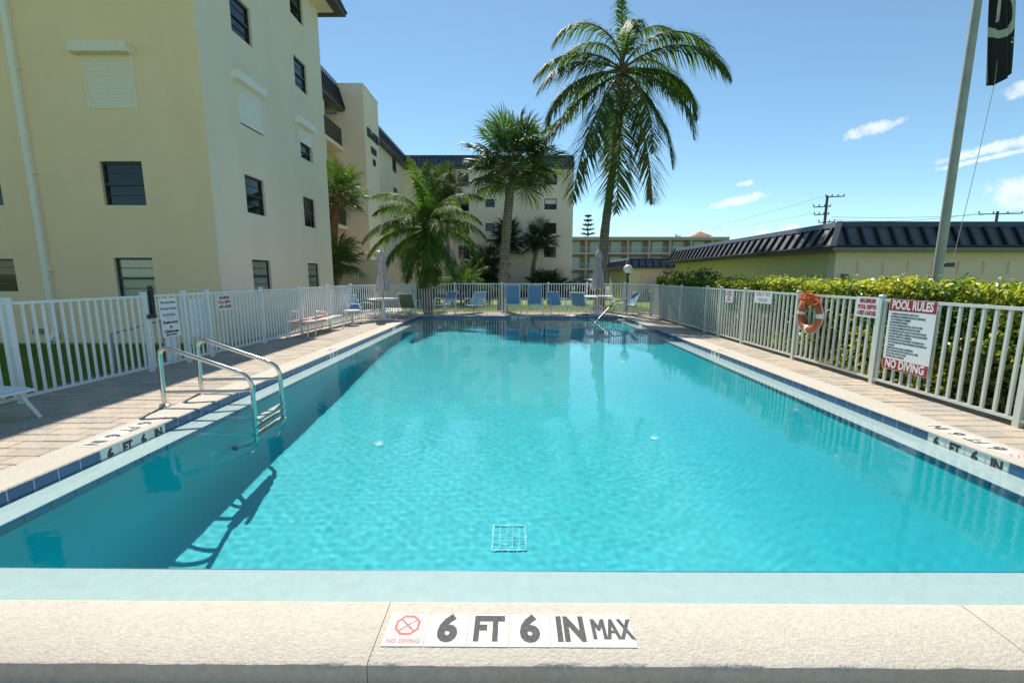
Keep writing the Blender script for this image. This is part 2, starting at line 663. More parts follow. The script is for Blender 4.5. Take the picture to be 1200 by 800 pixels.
def build_basin():
    f = MB()
    f.smooth = True
    gx = [IX0 + 0.45 * (1 - math.cos(math.pi / 2 * i / 10)) for i in range(11)] + [IX0 + 0.45 + (IX1 - BANK - IX0 - 0.45) * i / 3 for i in range(1, 4)] + [IX1 - BANK + BANK * (i + 1) / 16 for i in range(16)]
    gy = [IY0 + (IY1 - IY0) * j / 40 for j in range(41)]
    f.add([(x, y, floor_z(x, y)) for y in gy for x in gx], [(j * len(gx) + i, j * len(gx) + i + 1, (j + 1) * len(gx) + i + 1, (j + 1) * len(gx) + i) for j in range(40) for i in range(len(gx) - 1)])
    f.smooth = False
    for (ya, za), (yb, zb) in zip(FZ[:-1], FZ[1:]):
        f.quad((IX1, ya, BZ), (IX1, yb, BZ), (IX1, yb, LEDGE_Z - 0.16), (IX1, ya, LEDGE_Z - 0.16))
        f.quad((IX0, ya, za), (IX0, yb, zb), (IX0, yb, LEDGE_Z - 0.16), (IX0, ya, LEDGE_Z - 0.16))
    f.quad((IX0, IY0, FZ[0][1]), (IX1, IY0, FZ[0][1]), (IX1, IY0, LEDGE_Z - 0.16), (IX0, IY0, LEDGE_Z - 0.16))
    f.quad((IX0, IY1, FZ[-1][1]), (IX1, IY1, FZ[-1][1]), (IX1, IY1, LEDGE_Z - 0.16), (IX0, IY1, LEDGE_Z - 0.16))
    o = [f.build('basin_shell', plaster, pool, fix=False)]
    # steps in the far right corner
    st = MB()
    st.box((1.9, 15.1, -1.25), (IX1 - 0.002, IY1 - 0.002, -0.88), 0.02)
    st.box((1.9, 15.4, -0.878), (IX1 - 0.002, IY1 - 0.004, -0.60), 0.02)
    st.box((1.9, 15.68, -0.598), (IX1 - 0.002, IY1 - 0.006, -0.33), 0.02)
    o.append(st.build('steps', plaster, pool))
    l = MB()
    z = LEDGE_Z
    for a, b in (((PX0 - .03, PY0 - .03), (IX0, PY1 + .03)), ((IX1, PY0 - .03), (PX1 + .03, PY1 + .03)), ((IX0, PY0 - .03), (IX1, IY0)), ((IX0, IY1), (IX1, PY1 + .03))):
        l.box((a[0], a[1], z - 0.012), (b[0], b[1], z))
    o.append(l.build('ledge', ledge_m, pool))
    k = MB()
    for a, b in (((IX0 - .03, IY0 - .03), (IX0, IY1 + .03)), ((IX1, IY0 - .03), (IX1 + .03, IY1 + .03)), ((IX0, IY0 - .03), (IX1, IY0)), ((IX0, IY1), (IX1, IY1 + .03))):
        k.box((a[0], a[1], z - 0.17), (b[0], b[1], z - 0.013))
    o.append(k.build('grout_bed', grout, pool))
    for x in o:
        x.cycles.is_caustics_receiver = True


build_basin()


def build_tiles():
    """blue waterline tiles: an upper row under the coping and a row on the ledge's inner face"""
    def tile_mesh(name, m, w, h, t):
        b = MB()
        b.box((-w / 2, -t, -h / 2), (w / 2, 0, h / 2))
        me = b.mesh(name, m)
        bm = bmesh.new(); bm.from_mesh(me)
        bmesh.ops.bevel(bm, geom=[e for e in bm.edges if all(abs(v.co.y) < 1e-6 for v in e.verts)], offset=0.003, segments=1, affect='EDGES')
        bm.to_mesh(me); bm.free()
        return me
    g = 0.005
    H1 = 0.150
    up_b = [tile_mesh('tile', mat('blue_tile_%d' % k, c, 0.15, var=0.25, vscale=3.0, spec=0.6), TILE - g, H1, 0.014)
            for k, c in enumerate(((0.026, 0.125, 0.265), (0.03, 0.14, 0.285), (0.023, 0.115, 0.245)))]
    up_w = tile_mesh('tile', white_tile, TILE - g, H1, 0.014)
    # white grout strip behind
    b = MB()
    b.box((PX0 - 0.05, PY0 - 0.05, -0.18), (PX0 - 0.008, PY1 + 0.05, -0.001))
    b.box((PX1 + 0.008, PY0 - 0.05, -0.18), (PX1 + 0.05, PY1 + 0.05, -0.001))
    b.box((PX0 - 0.008, PY1 + 0.008, -0.18), (PX1 + 0.008, PY1 + 0.05, -0.001))
    b.box((PX0 - 0.008, PY0 - 0.05, -0.18), (PX1 + 0.008, PY0 - 0.008, -0.001))
    b.build('grout_bed', grout, pool).cycles.is_caustics_receiver = True
    rr = random.Random(4)
    zc = -0.008 - H1 / 2
    # rotation: local +y (glazed face) turned into the pool
    rows = {'L': (PX0, -math.pi / 2), 'R': (PX1, math.pi / 2)}
    def marks(texts, start, side):
        return {start + i: t for i, t in enumerate(texts)}
    n = int(round((PY1 - PY0) / TILE))
    iL, iR = int((3.60 - PY0) / TILE), int((3.44 - PY0) / TILE)
    ymark = {'L': {iL: '6', iL + 1: 'FT', iL + 2: '6', iL + 3: 'IN'},
             'R': {iR + 3: '6', iR + 2: 'FT', iR + 1: '6', iR: 'IN'}}
    kL, kR = int((8.37 - PY0) / TILE), int((8.6 - PY0) / TILE)
    ymark['L'].update({kL: '5', kL + 1: 'FT'})
    ymark['R'].update({kR + 1: '5', kR: 'FT'})
    plain_white = {'L': {int((12.75 - PY0) / TILE), int((12.75 - PY0) / TILE) + 1}, 'R': {int((13.7 - PY0) / TILE), int((13.7 - PY0) / TILE) + 1}}
    for side, (X, rz) in rows.items():
        s = 1 if side == 'L' else -1
        for i in range(n):
            y = PY0 + (i + 0.5) * TILE
            w = i in ymark[side] or i in plain_white[side]
            t = inst('tile', up_w if w else rr.choice(up_b), pool, (X - s * 0.006, y, zc + rr.uniform(-.0008, .0008)), (0, 0, rz))
            t.cycles.is_caustics_receiver = True
            if i in ymark[side]:
                tx = ymark[side][i]
                lettering(tx, 0.135 if len(tx) == 1 else 0.125, black_print, t, (0, 0.0012, 0.004), (math.pi / 2, 0, math.pi), weight=0.007, xs=0.74 if len(tx) == 2 else 0.85)
    nx = int(round((PX1 - PX0) / TILE))
    far = {int((-0.05 - PX0) / TILE) + k: t for k, t in enumerate(('3', 'FT', '6', 'IN'))}
    for i in range(nx):
        x = PX0 + (i + 0.5) * (PX1 - PX0) / nx
        t = inst('tile', up_w if i in far else rr.choice(up_b), pool, (x, PY1 + 0.006, zc), (0, 0, math.pi))
        t.cycles.is_caustics_receiver = True
        if i in far:
            lettering(far[i], 0.125, black_print, t, (0, 0.0012, 0.004), (math.pi / 2, 0, math.pi), weight=0.0035, xs=0.8)
    # row under the ledge edge
    H2 = 0.145
    lo = tile_mesh('tile', mat('blue_tile_low', (0.02, 0.17, 0.33), 0.3, var=0.2, vscale=3.0), TILE - g, H2, 0.012)
    zl = LEDGE_Z - H2 / 2 - 0.006
    rest = MB()
    def low(x, y, rz, near):
        if near:
            inst('tile', lo, pool, (x, y, zl), (0, 0, rz)).cycles.is_caustics_receiver = True
        else:
            c, s = math.cos(rz), math.sin(rz)
            w, t = (TILE - g) / 2, 0.012
            o = len(rest.v)
            vs = [(x + c * a - s * b_, y + s * a + c * b_, zl + d) for d in (-H2 / 2, H2 / 2) for a, b_ in ((-w, -t), (w, -t), (w, 0), (-w, 0))]
            rest.add(vs, [(0, 3, 2, 1), (4, 5, 6, 7), (0, 1, 5, 4), (1, 2, 6, 5), (2, 3, 7, 6), (3, 0, 4, 7)])
    for i in range(int((IY1 - IY0) / TILE)):
        y = IY0 + (i + 0.5) * TILE
        low(IX0 + 0.008, y, -math.pi / 2, y < 6.6)
        low(IX1 - 0.008, y, math.pi / 2, y < 6.6)
    for i in range(int((IX1 - IX0) / TILE)):
        x = IX0 + (i + 0.5) * TILE
        low(x, IY1 - 0.008, math.pi, False)
        low(x, IY0 + 0.0125, 0.0, False)
    o = rest.build('tile_row', lo.materials[0], pool)
    o['kind'] = 'stuff'
    o.cycles.is_caustics_receiver = True


build_tiles()


def build_drains():
    m = mat('white_plastic', (0.20, 0.66, 0.70), 0.4)
    d = MB()
    cx, cy, z = -0.05, 4.02, -2.044
    w, h = 0.165, 0.165
    d.obox((cx - w, cy - h, z), (cx + w, cy - h, z), 0.012, 0.02); d.obox((cx - w, cy + h, z), (cx + w, cy + h, z), 0.012, 0.02)
    d.obox((cx - w, cy - h, z), (cx - w, cy + h, z), 0.012, 0.021); d.obox((cx + w, cy - h, z), (cx + w, cy + h, z), 0.012, 0.021)
    for k in range(1, 5):
        x = cx - w + 2 * w * k / 5
        d.obox((x, cy - h, z - 0.002), (x, cy + h, z - 0.002), 0.006, 0.012)
    for k in range(1, 4):
        y = cy - h + 2 * h * k / 4
        d.obox((cx - w, y, z - 0.004), (cx + w, y, z - 0.004), 0.006, 0.01)
    o = d.build('drain_grate', m, pool)
    o.cycles.is_caustics_receiver = True
    for x in (-1.9, 1.98):
        q = MB()
        q.lathe([(0.075, 0.0), (0.075, 0.012), (0.045, 0.02), (0.0, 0.022)], 16, (x, 5.75, floor_z(x, 5.75) - 0.004))
        q.build('floor_inlet', m, pool).cycles.is_caustics_receiver = True
    sk = MB()
    sk.box((IX0 + 0.003, 8.6, -0.75), (IX0 + 0.02, 9.0, -0.40), 0.004)
    sk.build('wall_light', mat('niche', (0.05, 0.22, 0.26), 0.4), pool).cycles.is_caustics_receiver = True


build_drains()

# ------------------------------------------------------------------ water


def build_water():
    nx, ny = 470, 880
    xs = np.linspace(PX0 - 0.004, PX1 + 0.004, nx)
    ys = np.linspace(PY0 - 0.004, PY1 + 0.004, ny)
    X, Y = np.meshgrid(xs, ys)
    r = np.random.default_rng(8)
    Z = np.zeros_like(X)
    def waves(n, l0, l1, slope, seed):
        q = np.random.default_rng(seed)
        z = np.zeros_like(X)
        for i in range(n):
            lam = np.exp(q.uniform(np.log(l0), np.log(l1)))
            th = q.uniform(0, 2 * np.pi)
            k = 2 * np.pi / lam
            z += slope / math.sqrt(n / 2) / k * np.sin(k * (np.cos(th) * X + np.sin(th) * Y) + q.uniform(0, 6.3))
        return z
    # breeze patches: ripples come and go over the pool
    env = waves(14, 2.5, 7.0, 1.0, 3)
    env = (env - env.min()) / (env.max() - env.min())
    calm = np.clip((14.5 - Y) / 6.0, 0.25, 1.0)
    Z += waves(44, 0.075, 0.20, 0.0029, 1) * (0.35 + 1.1 * env) * calm
    Z += waves(26, 0.30, 0.9, 0.0022, 2) * calm
    Z += waves(12, 1.0, 3.0, 0.0020, 5)
    # rings from the return jets and a few insects
    for cx, cy, lam, a, s in ((2.1, 3.7, 0.11, 0.00007, 0.75), (-1.2, 3.5, 0.10, 0.00006, 0.5), (-1.7, 6.6, 0.13, 0.00006, 0.7)):
        d = np.hypot(X - cx, Y - cy)
        Z += a * np.sin(2 * np.pi * d / lam) * np.exp(-(d / s) ** 2)
    Z += WATER_Z
    v = np.stack([X, Y, Z], -1).reshape(-1, 3)
    ix = np.arange(nx * ny).reshape(ny, nx)
    f = np.stack([ix[:-1, :-1], ix[:-1, 1:], ix[1:, 1:], ix[1:, :-1]], -1).reshape(-1, 4)
    me = bpy.data.meshes.new('water')
    me.vertices.add(len(v)); me.vertices.foreach_set('co', v.ravel())
    me.loops.add(f.size); me.loops.foreach_set('vertex_index', f.ravel())
    me.polygons.add(len(f)); me.polygons.foreach_set('loop_start', np.arange(0, f.size, 4)); me.polygons.foreach_set('loop_total', np.full(len(f), 4))
    me.polygons.foreach_set('use_smooth', np.ones(len(f), bool))
    me.update(calc_edges=True)
    m = bpy.data.materials.new('pool_water')
    m.use_nodes = True
    nt = m.node_tree
    b = nt.nodes['Principled BSDF']
    b.inputs['Base Color'].default_value = (0.93, 1.0, 1.0, 1)
    b.inputs['Roughness'].default_value = 0.0
    b.inputs['IOR'].default_value = 1.333
    b.inputs['Transmission Weight'].default_value = 1.0
    # finest wind ripple, below the mesh's own resolution
    N, L = nt.nodes.new, nt.links.new
    tc = N('ShaderNodeTexCoord')
    n1 = N('ShaderNodeTexNoise')
    n1.inputs['Scale'].default_value = 17.0
    n1.inputs['Detail'].default_value = 2.5
    n1.inputs['Distortion'].default_value = 0.6
    L(tc.outputs['Object'], n1.inputs['Vector'])
    n2 = N('ShaderNodeTexNoise')
    n2.inputs['Scale'].default_value = 0.55
    L(tc.outputs['Object'], n2.inputs['Vector'])
    mr = N('ShaderNodeMapRange')
    mr.inputs['From Min'].default_value = 0.38
    mr.inputs['From Max'].default_value = 0.68
    mr.inputs['To Min'].default_value = 0.15
    mr.inputs['To Max'].default_value = 1.0
    L(n2.outputs['Fac'], mr.inputs['Value'])
    mu = N('ShaderNodeMath')
    mu.operation = 'MULTIPLY'
    L(n1.outputs['Fac'], mu.inputs[0])
    L(mr.outputs[0], mu.inputs[1])
    bp = N('ShaderNodeBump')
    bp.inputs['Strength'].default_value = 0.22
    bp.inputs['Distance'].default_value = 0.004
    L(mu.outputs[0], bp.inputs['Height'])
    L(bp.outputs[0], b.inputs['Normal'])
    me.materials.append(m)
    o = bpy.data.objects.new('water', me)
    C.objects.link(o)
    o.cycles.is_caustics_caster = True
    tag(o, kind='structure')


build_water()

# ------------------------------------------------------------------ coping and deck
coping_m = mat('coping_concrete', (0.41, 0.37, 0.31), 0.9, col2=(0.515, 0.47, 0.40), vscale=38, bump=0.55, bscale=85, detail=8,
               stain=((0.36, 0.32, 0.26), 0.3, 1.1, (1, 1, 1)))


def build_coping():
    c = empty('pool_coping')
    tag(c, kind='structure')
    def strip(name, poly):
        b = MB()
        b.prism(poly, *AX)
        return b.build(name, coping_m, c)
    # cross sections with a rounded nose towards the water
    def sec(inner, outer, top=0.008, bot=-0.16):
        s = 1 if outer > inner else -1
        return [(outer, bot), (outer, top - 0.004), (outer - s * 0.01, top), (inner + s * 0.016, top), (inner + s * 0.004, top - 0.004), (inner - s * 0.002, top - 0.0135), (inner + s * 0.03, top - 0.016), (inner + s * 0.06, bot)]
    global AX
    AX = (1, PY0, PY1)
    b = MB(); b.prism(sec(PX0, PX0 - CW), 1, PY0 - 0.34, PY1 + CW); b.build('coping_strip', coping_m, c)
    b = MB(); b.prism(sec(PX1, PX1 + CW), 1, PY0 - 0.34, PY1 + CW); b.build('coping_strip', coping_m, c)
    b = MB(); b.prism(sec(PY1, PY1 + CW), 0, PX0, PX1); b.build('coping_strip', coping_m, c)
    # near strip: subdivided so its worn edges wander a little
    m = MB()
    y0, y1 = 1.462, PY0
    segs = [(PX0, -0.572), (-0.569, 2.05), (2.054, PX1)]
    prof = [(y0 + 0.004, -0.2), (y0, -0.02), (y0 + 0.006, 0.002), (y0 + 0.02, 0.008), ((y0 + y1) / 2, 0.009), (y1 - 0.016, 0.008), (y1 - 0.004, 0.004), (y1 + 0.002, -0.0055), (y1 - 0.03, -0.012)]
    k = len(prof)
    for xa, xb in segs:
      m = MB(); vs, fs = [], []
      n = int((xb - xa) / 0.035)
      for i in range(n + 1):
        x = xa + (xb - xa) * i / n
        for j, (y, z) in enumerate(prof):
            w = 0.0
            if j in (1, 2, 3):
                w = 0.003 * mnoise.noise(Vector((x * 5.0, j * 0.2, 1.7))) + 0.0025 * mnoise.noise(Vector((x * 23.0, j * 0.3, 4.2)))
            dz = 0.003 * mnoise.noise(Vector((x * 9.0, y * 9.0, 0.3))) if 2 <= j <= 5 else 0
            vs.append((x, y + w, z + dz))
      for i in range(n):
        for j in range(k - 1):
            fs.append((i * k + j, (i + 1) * k + j, (i + 1) * k + j + 1, i * k + j + 1))
      fs.append(tuple(range(k))); fs.append(tuple(n * k + j for j in range(k - 1, -1, -1)))
      m.smooth = True
      m.add(vs, fs)
      m.build('coping_strip', coping_m, c)
    # depth markers set into the coping top
    ico = mat('marker_tile_white', (0.66, 0.63, 0.585), 0.7, col2=(0.56, 0.535, 0.49), vscale=14, spec=0.25, stain=((0.42, 0.38, 0.31), 0.4, 9.0, (1, 1, 1)))
    def marker(texts, p0, dirv, rz, tz):
        d = Vector(dirv)
        up = Vector((-d.y, d.x, 0))
        for i, t in enumerate(texts):
            q = Vector(p0) + d * (TILE * (i + 0.5))
            tl = MB()
            tl.box((-TILE / 2 + 0.0015, -TILE / 2 + 0.0015, -0.01), (TILE / 2 - 0.0015, TILE / 2 - 0.0015, 0.0), 0.001)
            tt = tl.build('marker_tile', ico, c, loc=(q.x, q.y, tz))
            tt.rotation_euler = (0, 0, rz)
            if t == 'ND':
                ring = MB()
                R1, R2 = 0.057, 0.045
                pts1 = [(R1 * math.cos(a), 0.022 + R1 * math.sin(a)) for a in [math.pi / 8 + k * math.pi / 4 for k in range(8)]]
                pts2 = [(R2 * math.cos(a), 0.022 + R2 * math.sin(a)) for a in [math.pi / 8 + k * math.pi / 4 for k in range(8)]]
                for k2 in range(8):
                    j2 = (k2 + 1) % 8
                    ring.quad((*pts1[k2], 0.0008), (*pts1[j2], 0.0008), (*pts2[j2], 0.0008), (*pts2[k2], 0.0008))
                ring.obox((-0.034, 0.056, 0.0007), (0.034, -0.012, 0.0007), 0.009, 0.0006)
                # small diving figure strokes
                ring.obox((-0.03, -0.008, 0.0009), (0.012, 0.03, 0.0009), 0.006, 0.0005)
                ring.obox((0.010, 0.030, 0.0010), (0.033, 0.046, 0.0010), 0.004, 0.0005)
                ring.build('no_diving_symbol', red_print, tt)
                lettering('NO DIVING', 0.028, red_print, tt, (0, -0.062, 0.0005), (0, 0, 0), weight=0.0006, depth=0.0003, xs=0.95)
            else:
                sz = {1: 0.185, 2: 0.175, 3: 0.155}[len(t)]
                if t == 'MAX':
                    for ddx in (-0.0038, 0.0, 0.0038):
                        lettering(t, sz, grey_print, tt, (ddx, 0, 0.0005 + ddx * 0.02), (0, 0, 0), weight=0.0, depth=0.0003, xs=0.52)
                    continue
                lettering(t, sz, grey_print, tt, (0, 0, 0.0005), (0, 0, 0), weight={1: 0.009, 2: 0.008, 3: 0.0015}[len(t)], depth=0.0003, xs={1: 0.9, 2: 0.70, 3: 0.52}[len(t)])
    marker(['ND', '6', 'FT', '6', 'IN', 'MAX'], (-0.545, 1.632, 0), (1, 0, 0), 0.0, 0.0122)
    marker(['ND', '6', 'FT', '6', 'IN'], (-3.775, 4.47, 0), (0, -1, 0), -math.pi / 2, 0.0105)
    marker(['ND', '6', 'FT', '6', 'IN'], (4.245, 3.36, 0), (0, 1, 0), math.pi / 2, 0.0105)
    marker(['5', 'FT'], (-3.775, 8.85, 0), (0, -1, 0), -math.pi / 2, 0.0105)
    marker(['5', 'FT'], (4.245, 8.45, 0), (0, 1, 0), math.pi / 2, 0.0105)


build_coping()


def build_deck():
    d = empty('pool_deck')
    tag(d, kind='structure')
    slab = MB()
    sm = mat('deck_slab', (0.20, 0.18, 0.15), 0.95, var=0.15, vscale=12, bump=0.6, bscale=80)
    ox0, ox1, oy0, oy1 = -6.35, 5.75, -3.2, 18.3
    zt = -0.008
    zb = GZ - 0.1
    slab.box((ox0, oy0, zb), (PX0 - CW + 0.01, oy1, zt))
    slab.box((PX1 + CW - 0.01, oy0, zb), (ox1, oy1, zt))
    slab.box((PX0 - CW + 0.01, PY1 + CW - 0.01, zb), (PX1 + CW - 0.01, oy1, zt))
    slab.box((PX0 - CW + 0.01, oy0, zb), (PX1 + CW - 0.01, 1.46, -0.108))
    slab.build('deck_slab', sm, d)
    # pavers: running bond, long side across the deck
    tones = [(0.45, 0.38, 0.305), (0.42, 0.37, 0.305), (0.385, 0.35, 0.30), (0.47, 0.40, 0.32), (0.355, 0.325, 0.28), (0.48, 0.39, 0.31), (0.44, 0.38, 0.315), (0.40, 0.34, 0.275)]
    pm = mat('paver', (0.86, 0.86, 0.86), 0.92, attr='shade', col2=(1.16, 1.14, 1.1), vscale=22, bump=0.9, bscale=110, coords='Generated' if False else 'Object', detail=7,
             stain=((0.26, 0.22, 0.18), 0.35, 1.4, (1, 1, 1)))
    PL, PW, G = 0.300, 0.165, 0.006
    meshes = []
    for k, t in enumerate(tones):
        b = MB(); b.cur = t
        b.box((-PL / 2 + G / 2, -PW / 2 + G / 2, -0.05), (PL / 2 - G / 2, PW / 2 - G / 2, 0), 0.006)
        meshes.append(b.mesh('paver', pm))
    cand = []
    def field(x0, x1, y0, y1, z=0.0):
        r = 0
        y = y0 + PW / 2
        while y < y1:
            x = x0 - (PL / 2 if r % 2 else 0) + PL / 2
            while x - PL / 2 < x1 - 0.02:
                a, b = max(x - PL / 2, x0), min(x + PL / 2, x1)
                if b - a > 0.04:
                    cand.append(((a + b) / 2, y, z, (b - a) / PL))
                x += PL
            y += PW
            r += 1
    field(-5.98, PX0 - CW - 0.004, 1.6, 17.6)
    field(PX1 + CW + 0.004, 5.25, 1.6, 17.6)
    field(PX0 - CW, PX1 + CW, PY1 + CW + 0.004, 17.75)
    field(PX0 - CW, PX1 + CW, -1.0, 1.45, -0.10)
    rr = random.Random(9)
    def vis(c):
        x, y = c[0], c[1]
        return y > 2.6 and abs(x) < y * 1.25
    order = sorted(cand, key=lambda c: (0 if vis(c) else 1, c[0] ** 2 + c[1] ** 2))
    rest = MB()
    for i, (x, y, z, sx) in enumerate(order):
        dz = rr.uniform(-0.0025, 0.0025)
        if i < 300:
            inst('paver', rr.choice(meshes), d, (x, y, z + dz), (rr.uniform(-.006, .006), rr.uniform(-.006, .006), rr.choice((0, math.pi)) + rr.uniform(-.006, .006)), (sx, 1, 1))
        else:
            rest.cur = rr.choice(tones)
            w = PL * sx / 2 - G / 2
            rest.box((x - w, y - PW / 2 + G / 2, z - 0.05), (x + w, y + PW / 2 - G / 2, z + dz), 0.006)
    o = rest.build('paver_field', pm, d)
    o['kind'] = 'stuff'


build_deck()

# ------------------------------------------------------------------ fences, gate, signs
fence_white = mat('white_fence_paint', (0.74, 0.76, 0.76), 0.42, var=0.05, vscale=5, stain=((0.52, 0.52, 0.48), 0.3, 2.5, (1, 1, 0.6)))
fence_cream = mat('cream_fence_paint', (0.66, 0.68, 0.63), 0.42, var=0.06, vscale=5, stain=((0.45, 0.45, 0.40), 0.3, 2.5, (1, 1, 0.6)))
sign_white = mat('sign_white', (0.80, 0.82, 0.83), 0.35, var=0.03, vscale=4)
sign_red = mat('sign_red', (0.42, 0.030, 0.045), 0.35, var=0.08, vscale=6)
sign_text = mat('sign_black_text', (0.03, 0.03, 0.035), 0.5)
black_plastic = mat('black_plastic', (0.02, 0.02, 0.022), 0.35)

FH = 1.20
_pk = {}


def picket_mesh(m, h=1.02, w=0.026):
    key = (m.name, h, w)
    if key not in _pk:
        b = MB()
        b.box((-w / 2, -w / 2, 0), (w / 2, w / 2, h))
        _pk[key] = b.mesh('picket', m)
    return _pk[key]


def post_mesh(m, h=FH + 0.05, w=0.058):
    key = ('post', m.name, h, w)
    if key not in _pk:
        b = MB()
        b.box((-w / 2, -w / 2, 0), (w / 2, w / 2, h - 0.025))
        b.box((-w / 2 - 0.005, -w / 2 - 0.005, h - 0.025), (w / 2 + 0.005, w / 2 + 0.005, h), 0.012)
        _pk[key] = b.mesh('post', m)
    return _pk[key]


def fence_run(parent, a, b, m, posts=(), gap=0.106, z0=0.0, start=0.06, end=0.06, pw=0.0235):
    """pickets, two rails and posts from a to b (ground points); posts are distances along the run"""
    a, b = Vector((a[0], a[1], z0)), Vector((b[0], b[1], z0))
    d = b - a
    Ln = d.length
    d.normalize()
    ang = math.atan2(d.y, d.x)
    for zz, hh in ((FH - 0.02, 0.034), (0.075, 0.034)):
        r = MB()
        r.obox((0, 0, 0), (Ln, 0, 0), 0.036, hh)
        o = r.build('rail', m, parent, loc=(a.x, a.y, zz))
        o.rotation_euler = (0, 0, ang)
    n = int((Ln - start - end) / gap)
    g2 = (Ln - start - end) / max(1, n)
    pm = picket_mesh(m, FH - 0.09, pw)
    for i in range(n + 1):
        s = start + i * g2
        if any(abs(s - p) < 0.05 for p in posts):
            continue
        q = a + d * s
        inst('picket', pm, parent, (q.x, q.y, 0.07), (0, 0, ang))
    for p in posts:
        q = a + d * p
        inst('post', post_mesh(m), parent, (q.x, q.y, z0), (0, 0, ang))


def LX(y):                    # the left fence drifts slightly towards the pool
    return -5.83 + 0.059 * (y - 4.9)


def lp(y):
    return (LX(y), y)


def dist(y0, y1):
    return math.hypot(LX(y1) - LX(y0), y1 - y0)


f1 = empty('fence')
tag(f1, 'white metal picket fence in front of the beige building, left of the gate', 'fence', 'picket fences round the pool')
fence_run(f1, lp(1.4), lp(6.60), fence_white, posts=[dist(1.4, 3.1), dist(1.4, 4.92)], end=0.05)
gate = empty('gate')
tag(gate, 'white picket gate with a tall black latch and two text signs', 'gate')
fence_run(gate, lp(6.60), lp(7.42), fence_white, posts=[0.05, dist(6.60, 7.42) - 0.03], start=0.12, end=0.1)
fence_ang = math.atan2(9.0, 0.53)


def gate_bits():
    b = MB()
    b.box((-0.02, -0.03, 0.84), (0.035, 0.02, 1.30), 0.01)
    b.box((-0.02, -0.03, 1.30), (0.03, 0.02, 1.345), 0.012)
    b.box((0.0, -0.11, 0.84), (0.045, 0.02, 0.90), 0.01)
    b.build('latch', black_plastic, gate, loc=(LX(6.73) + 0.035, 6.74, 0))
    p = MB()
    p.box((-0.006, 6.98, 0.10), (0.0, 7.20, 0.50))
    p.build('panel', sign_white, gate, loc=(LX(7.1) - 0.024, 0, 0)).rotation_euler = (0, 0, 0)


gate_bits()
f2 = empty('fence')
tag(f2, 'long white metal picket fence between the gate and the back corner, behind the pink lounger', 'fence', 'picket fences round the pool')
fence_run(f2, lp(7.42), (-5.30, 13.96), fence_white, posts=[dist(7.42, y) for y in (7.92, 9.48, 10.99, 12.49)], start=0.08)
pn = MB()
pn.box((-0.006, 7.50, 0.42), (0.0, 7.88, 1.10))
pn.build('panel', sign_white, f2, loc=(LX(7.7) - 0.022, 0, 0))
f3 = empty('fence')
tag(f3, 'white picket fence across the far end of the pool behind the blue chairs', 'fence', 'picket fences round the pool')
B0, B1, B2, B3 = (-5.30, 13.96), (-4.1, 17.35), (4.45, 18.0), (5.12, 16.3)
fence_run(f3, B0, B1, fence_white, posts=[0.03, 3.5])
fence_run(f3, B1, B2, fence_white, posts=[0.1, 1.7, 3.6, 5.5, 7.1, 8.1])
fence_run(f3, B2, B3, fence_white, posts=[0.2])
f4 = empty('fence')
tag(f4, 'pale picket fence along the right side hung with signs and a life ring', 'fence', 'picket fences round the pool')
RX = 5.08
fence_run(f4, (5.12, 16.3), (RX - 0.02, 1.6), fence_cream, posts=[16.3 - y for y in (16.22, 15.0, 13.3, 11.5, 10.7, 9.58, 7.78, 6.0, 4.2, 2.4)], gap=0.125, pw=0.028)


def panel_sign(name, w, h, loc, rz, label, cat='sign', t=0.004):
    """a flat board standing in its local xz plane, printed on its -y face"""
    o = empty(name, loc, rz)
    tag(o, label, cat)
    b = MB()
    b.box((-w / 2, 0, -h / 2), (w / 2, t, h / 2))
    b.build('board', sign_white, o)
    return o


def line(o, s, size, m, x, z, **kw):
    return lettering(s, size, m, o, (x, -0.0012, z), (math.pi / 2, 0, 0), **kw)


# left fence signs face +x
LRZ = math.pi / 2 - 0.059
s = panel_sign('gate_sign', 0.36, 0.34, (LX(7.04) + 0.024, 7.05, 0.965), LRZ, 'upper white sign on the gate saying this gate must be kept closed')
for i, t in enumerate(('This Gate Must', 'Be Kept Closed', 'At All Times')):
    line(s, t, 0.056, sign_text, 0, 0.10 - 0.10 * i, weight=0.0012, xs=0.85)
u = MB(); u.box((-0.09, -0.001, -0.137), (0.09, 0.0, -0.133)); u.build('underline', sign_text, s)
s = panel_sign('restroom_sign', 0.36, 0.29, (LX(7.06) + 0.026, 7.06, 0.645), LRZ, 'lower white sign on the gate saying restrooms in clubhouse with an arrow')
for i, t in enumerate(('Restrooms', 'in', 'Clubhouse')):
    line(s, t, 0.066, sign_text, 0, 0.095 - 0.075 * i, weight=0.003, xs=0.95)
ar = MB()
ar.add([(-0.13, -0.001, -0.108), (-0.08, -0.001, -0.085), (-0.08, -0.001, -0.097), (0.10, -0.001, -0.097), (0.10, -0.001, -0.119), (-0.08, -0.001, -0.119), (-0.08, -0.001, -0.131)],
       [(0, 1, 6), (1, 2, 5, 6), (2, 3, 4, 5)])
ar.build('arrow', sign_text, s, fix=False)


def depth_sign(loc, rz, label, w=0.40, h=0.29):
    s = panel_sign('depth_sign', w, h, loc, rz, label)
    line(s, 'MAXIMUM', 0.082, sign_red, 0, h * 0.30, weight=0.0042, xs=0.72)
    line(s, 'POOL DEPTH', 0.082, sign_red, 0, 0.0, weight=0.0042, xs=0.66)
    line(s, '6 FEET 6 INCHES', 0.082, sign_red, 0, -h * 0.30, weight=0.0042, xs=0.545)
    return s


depth_sign((LX(8.33) + 0.024, 8.33, 0.99), LRZ, 'red lettered maximum pool depth sign on the left fence', 0.36)
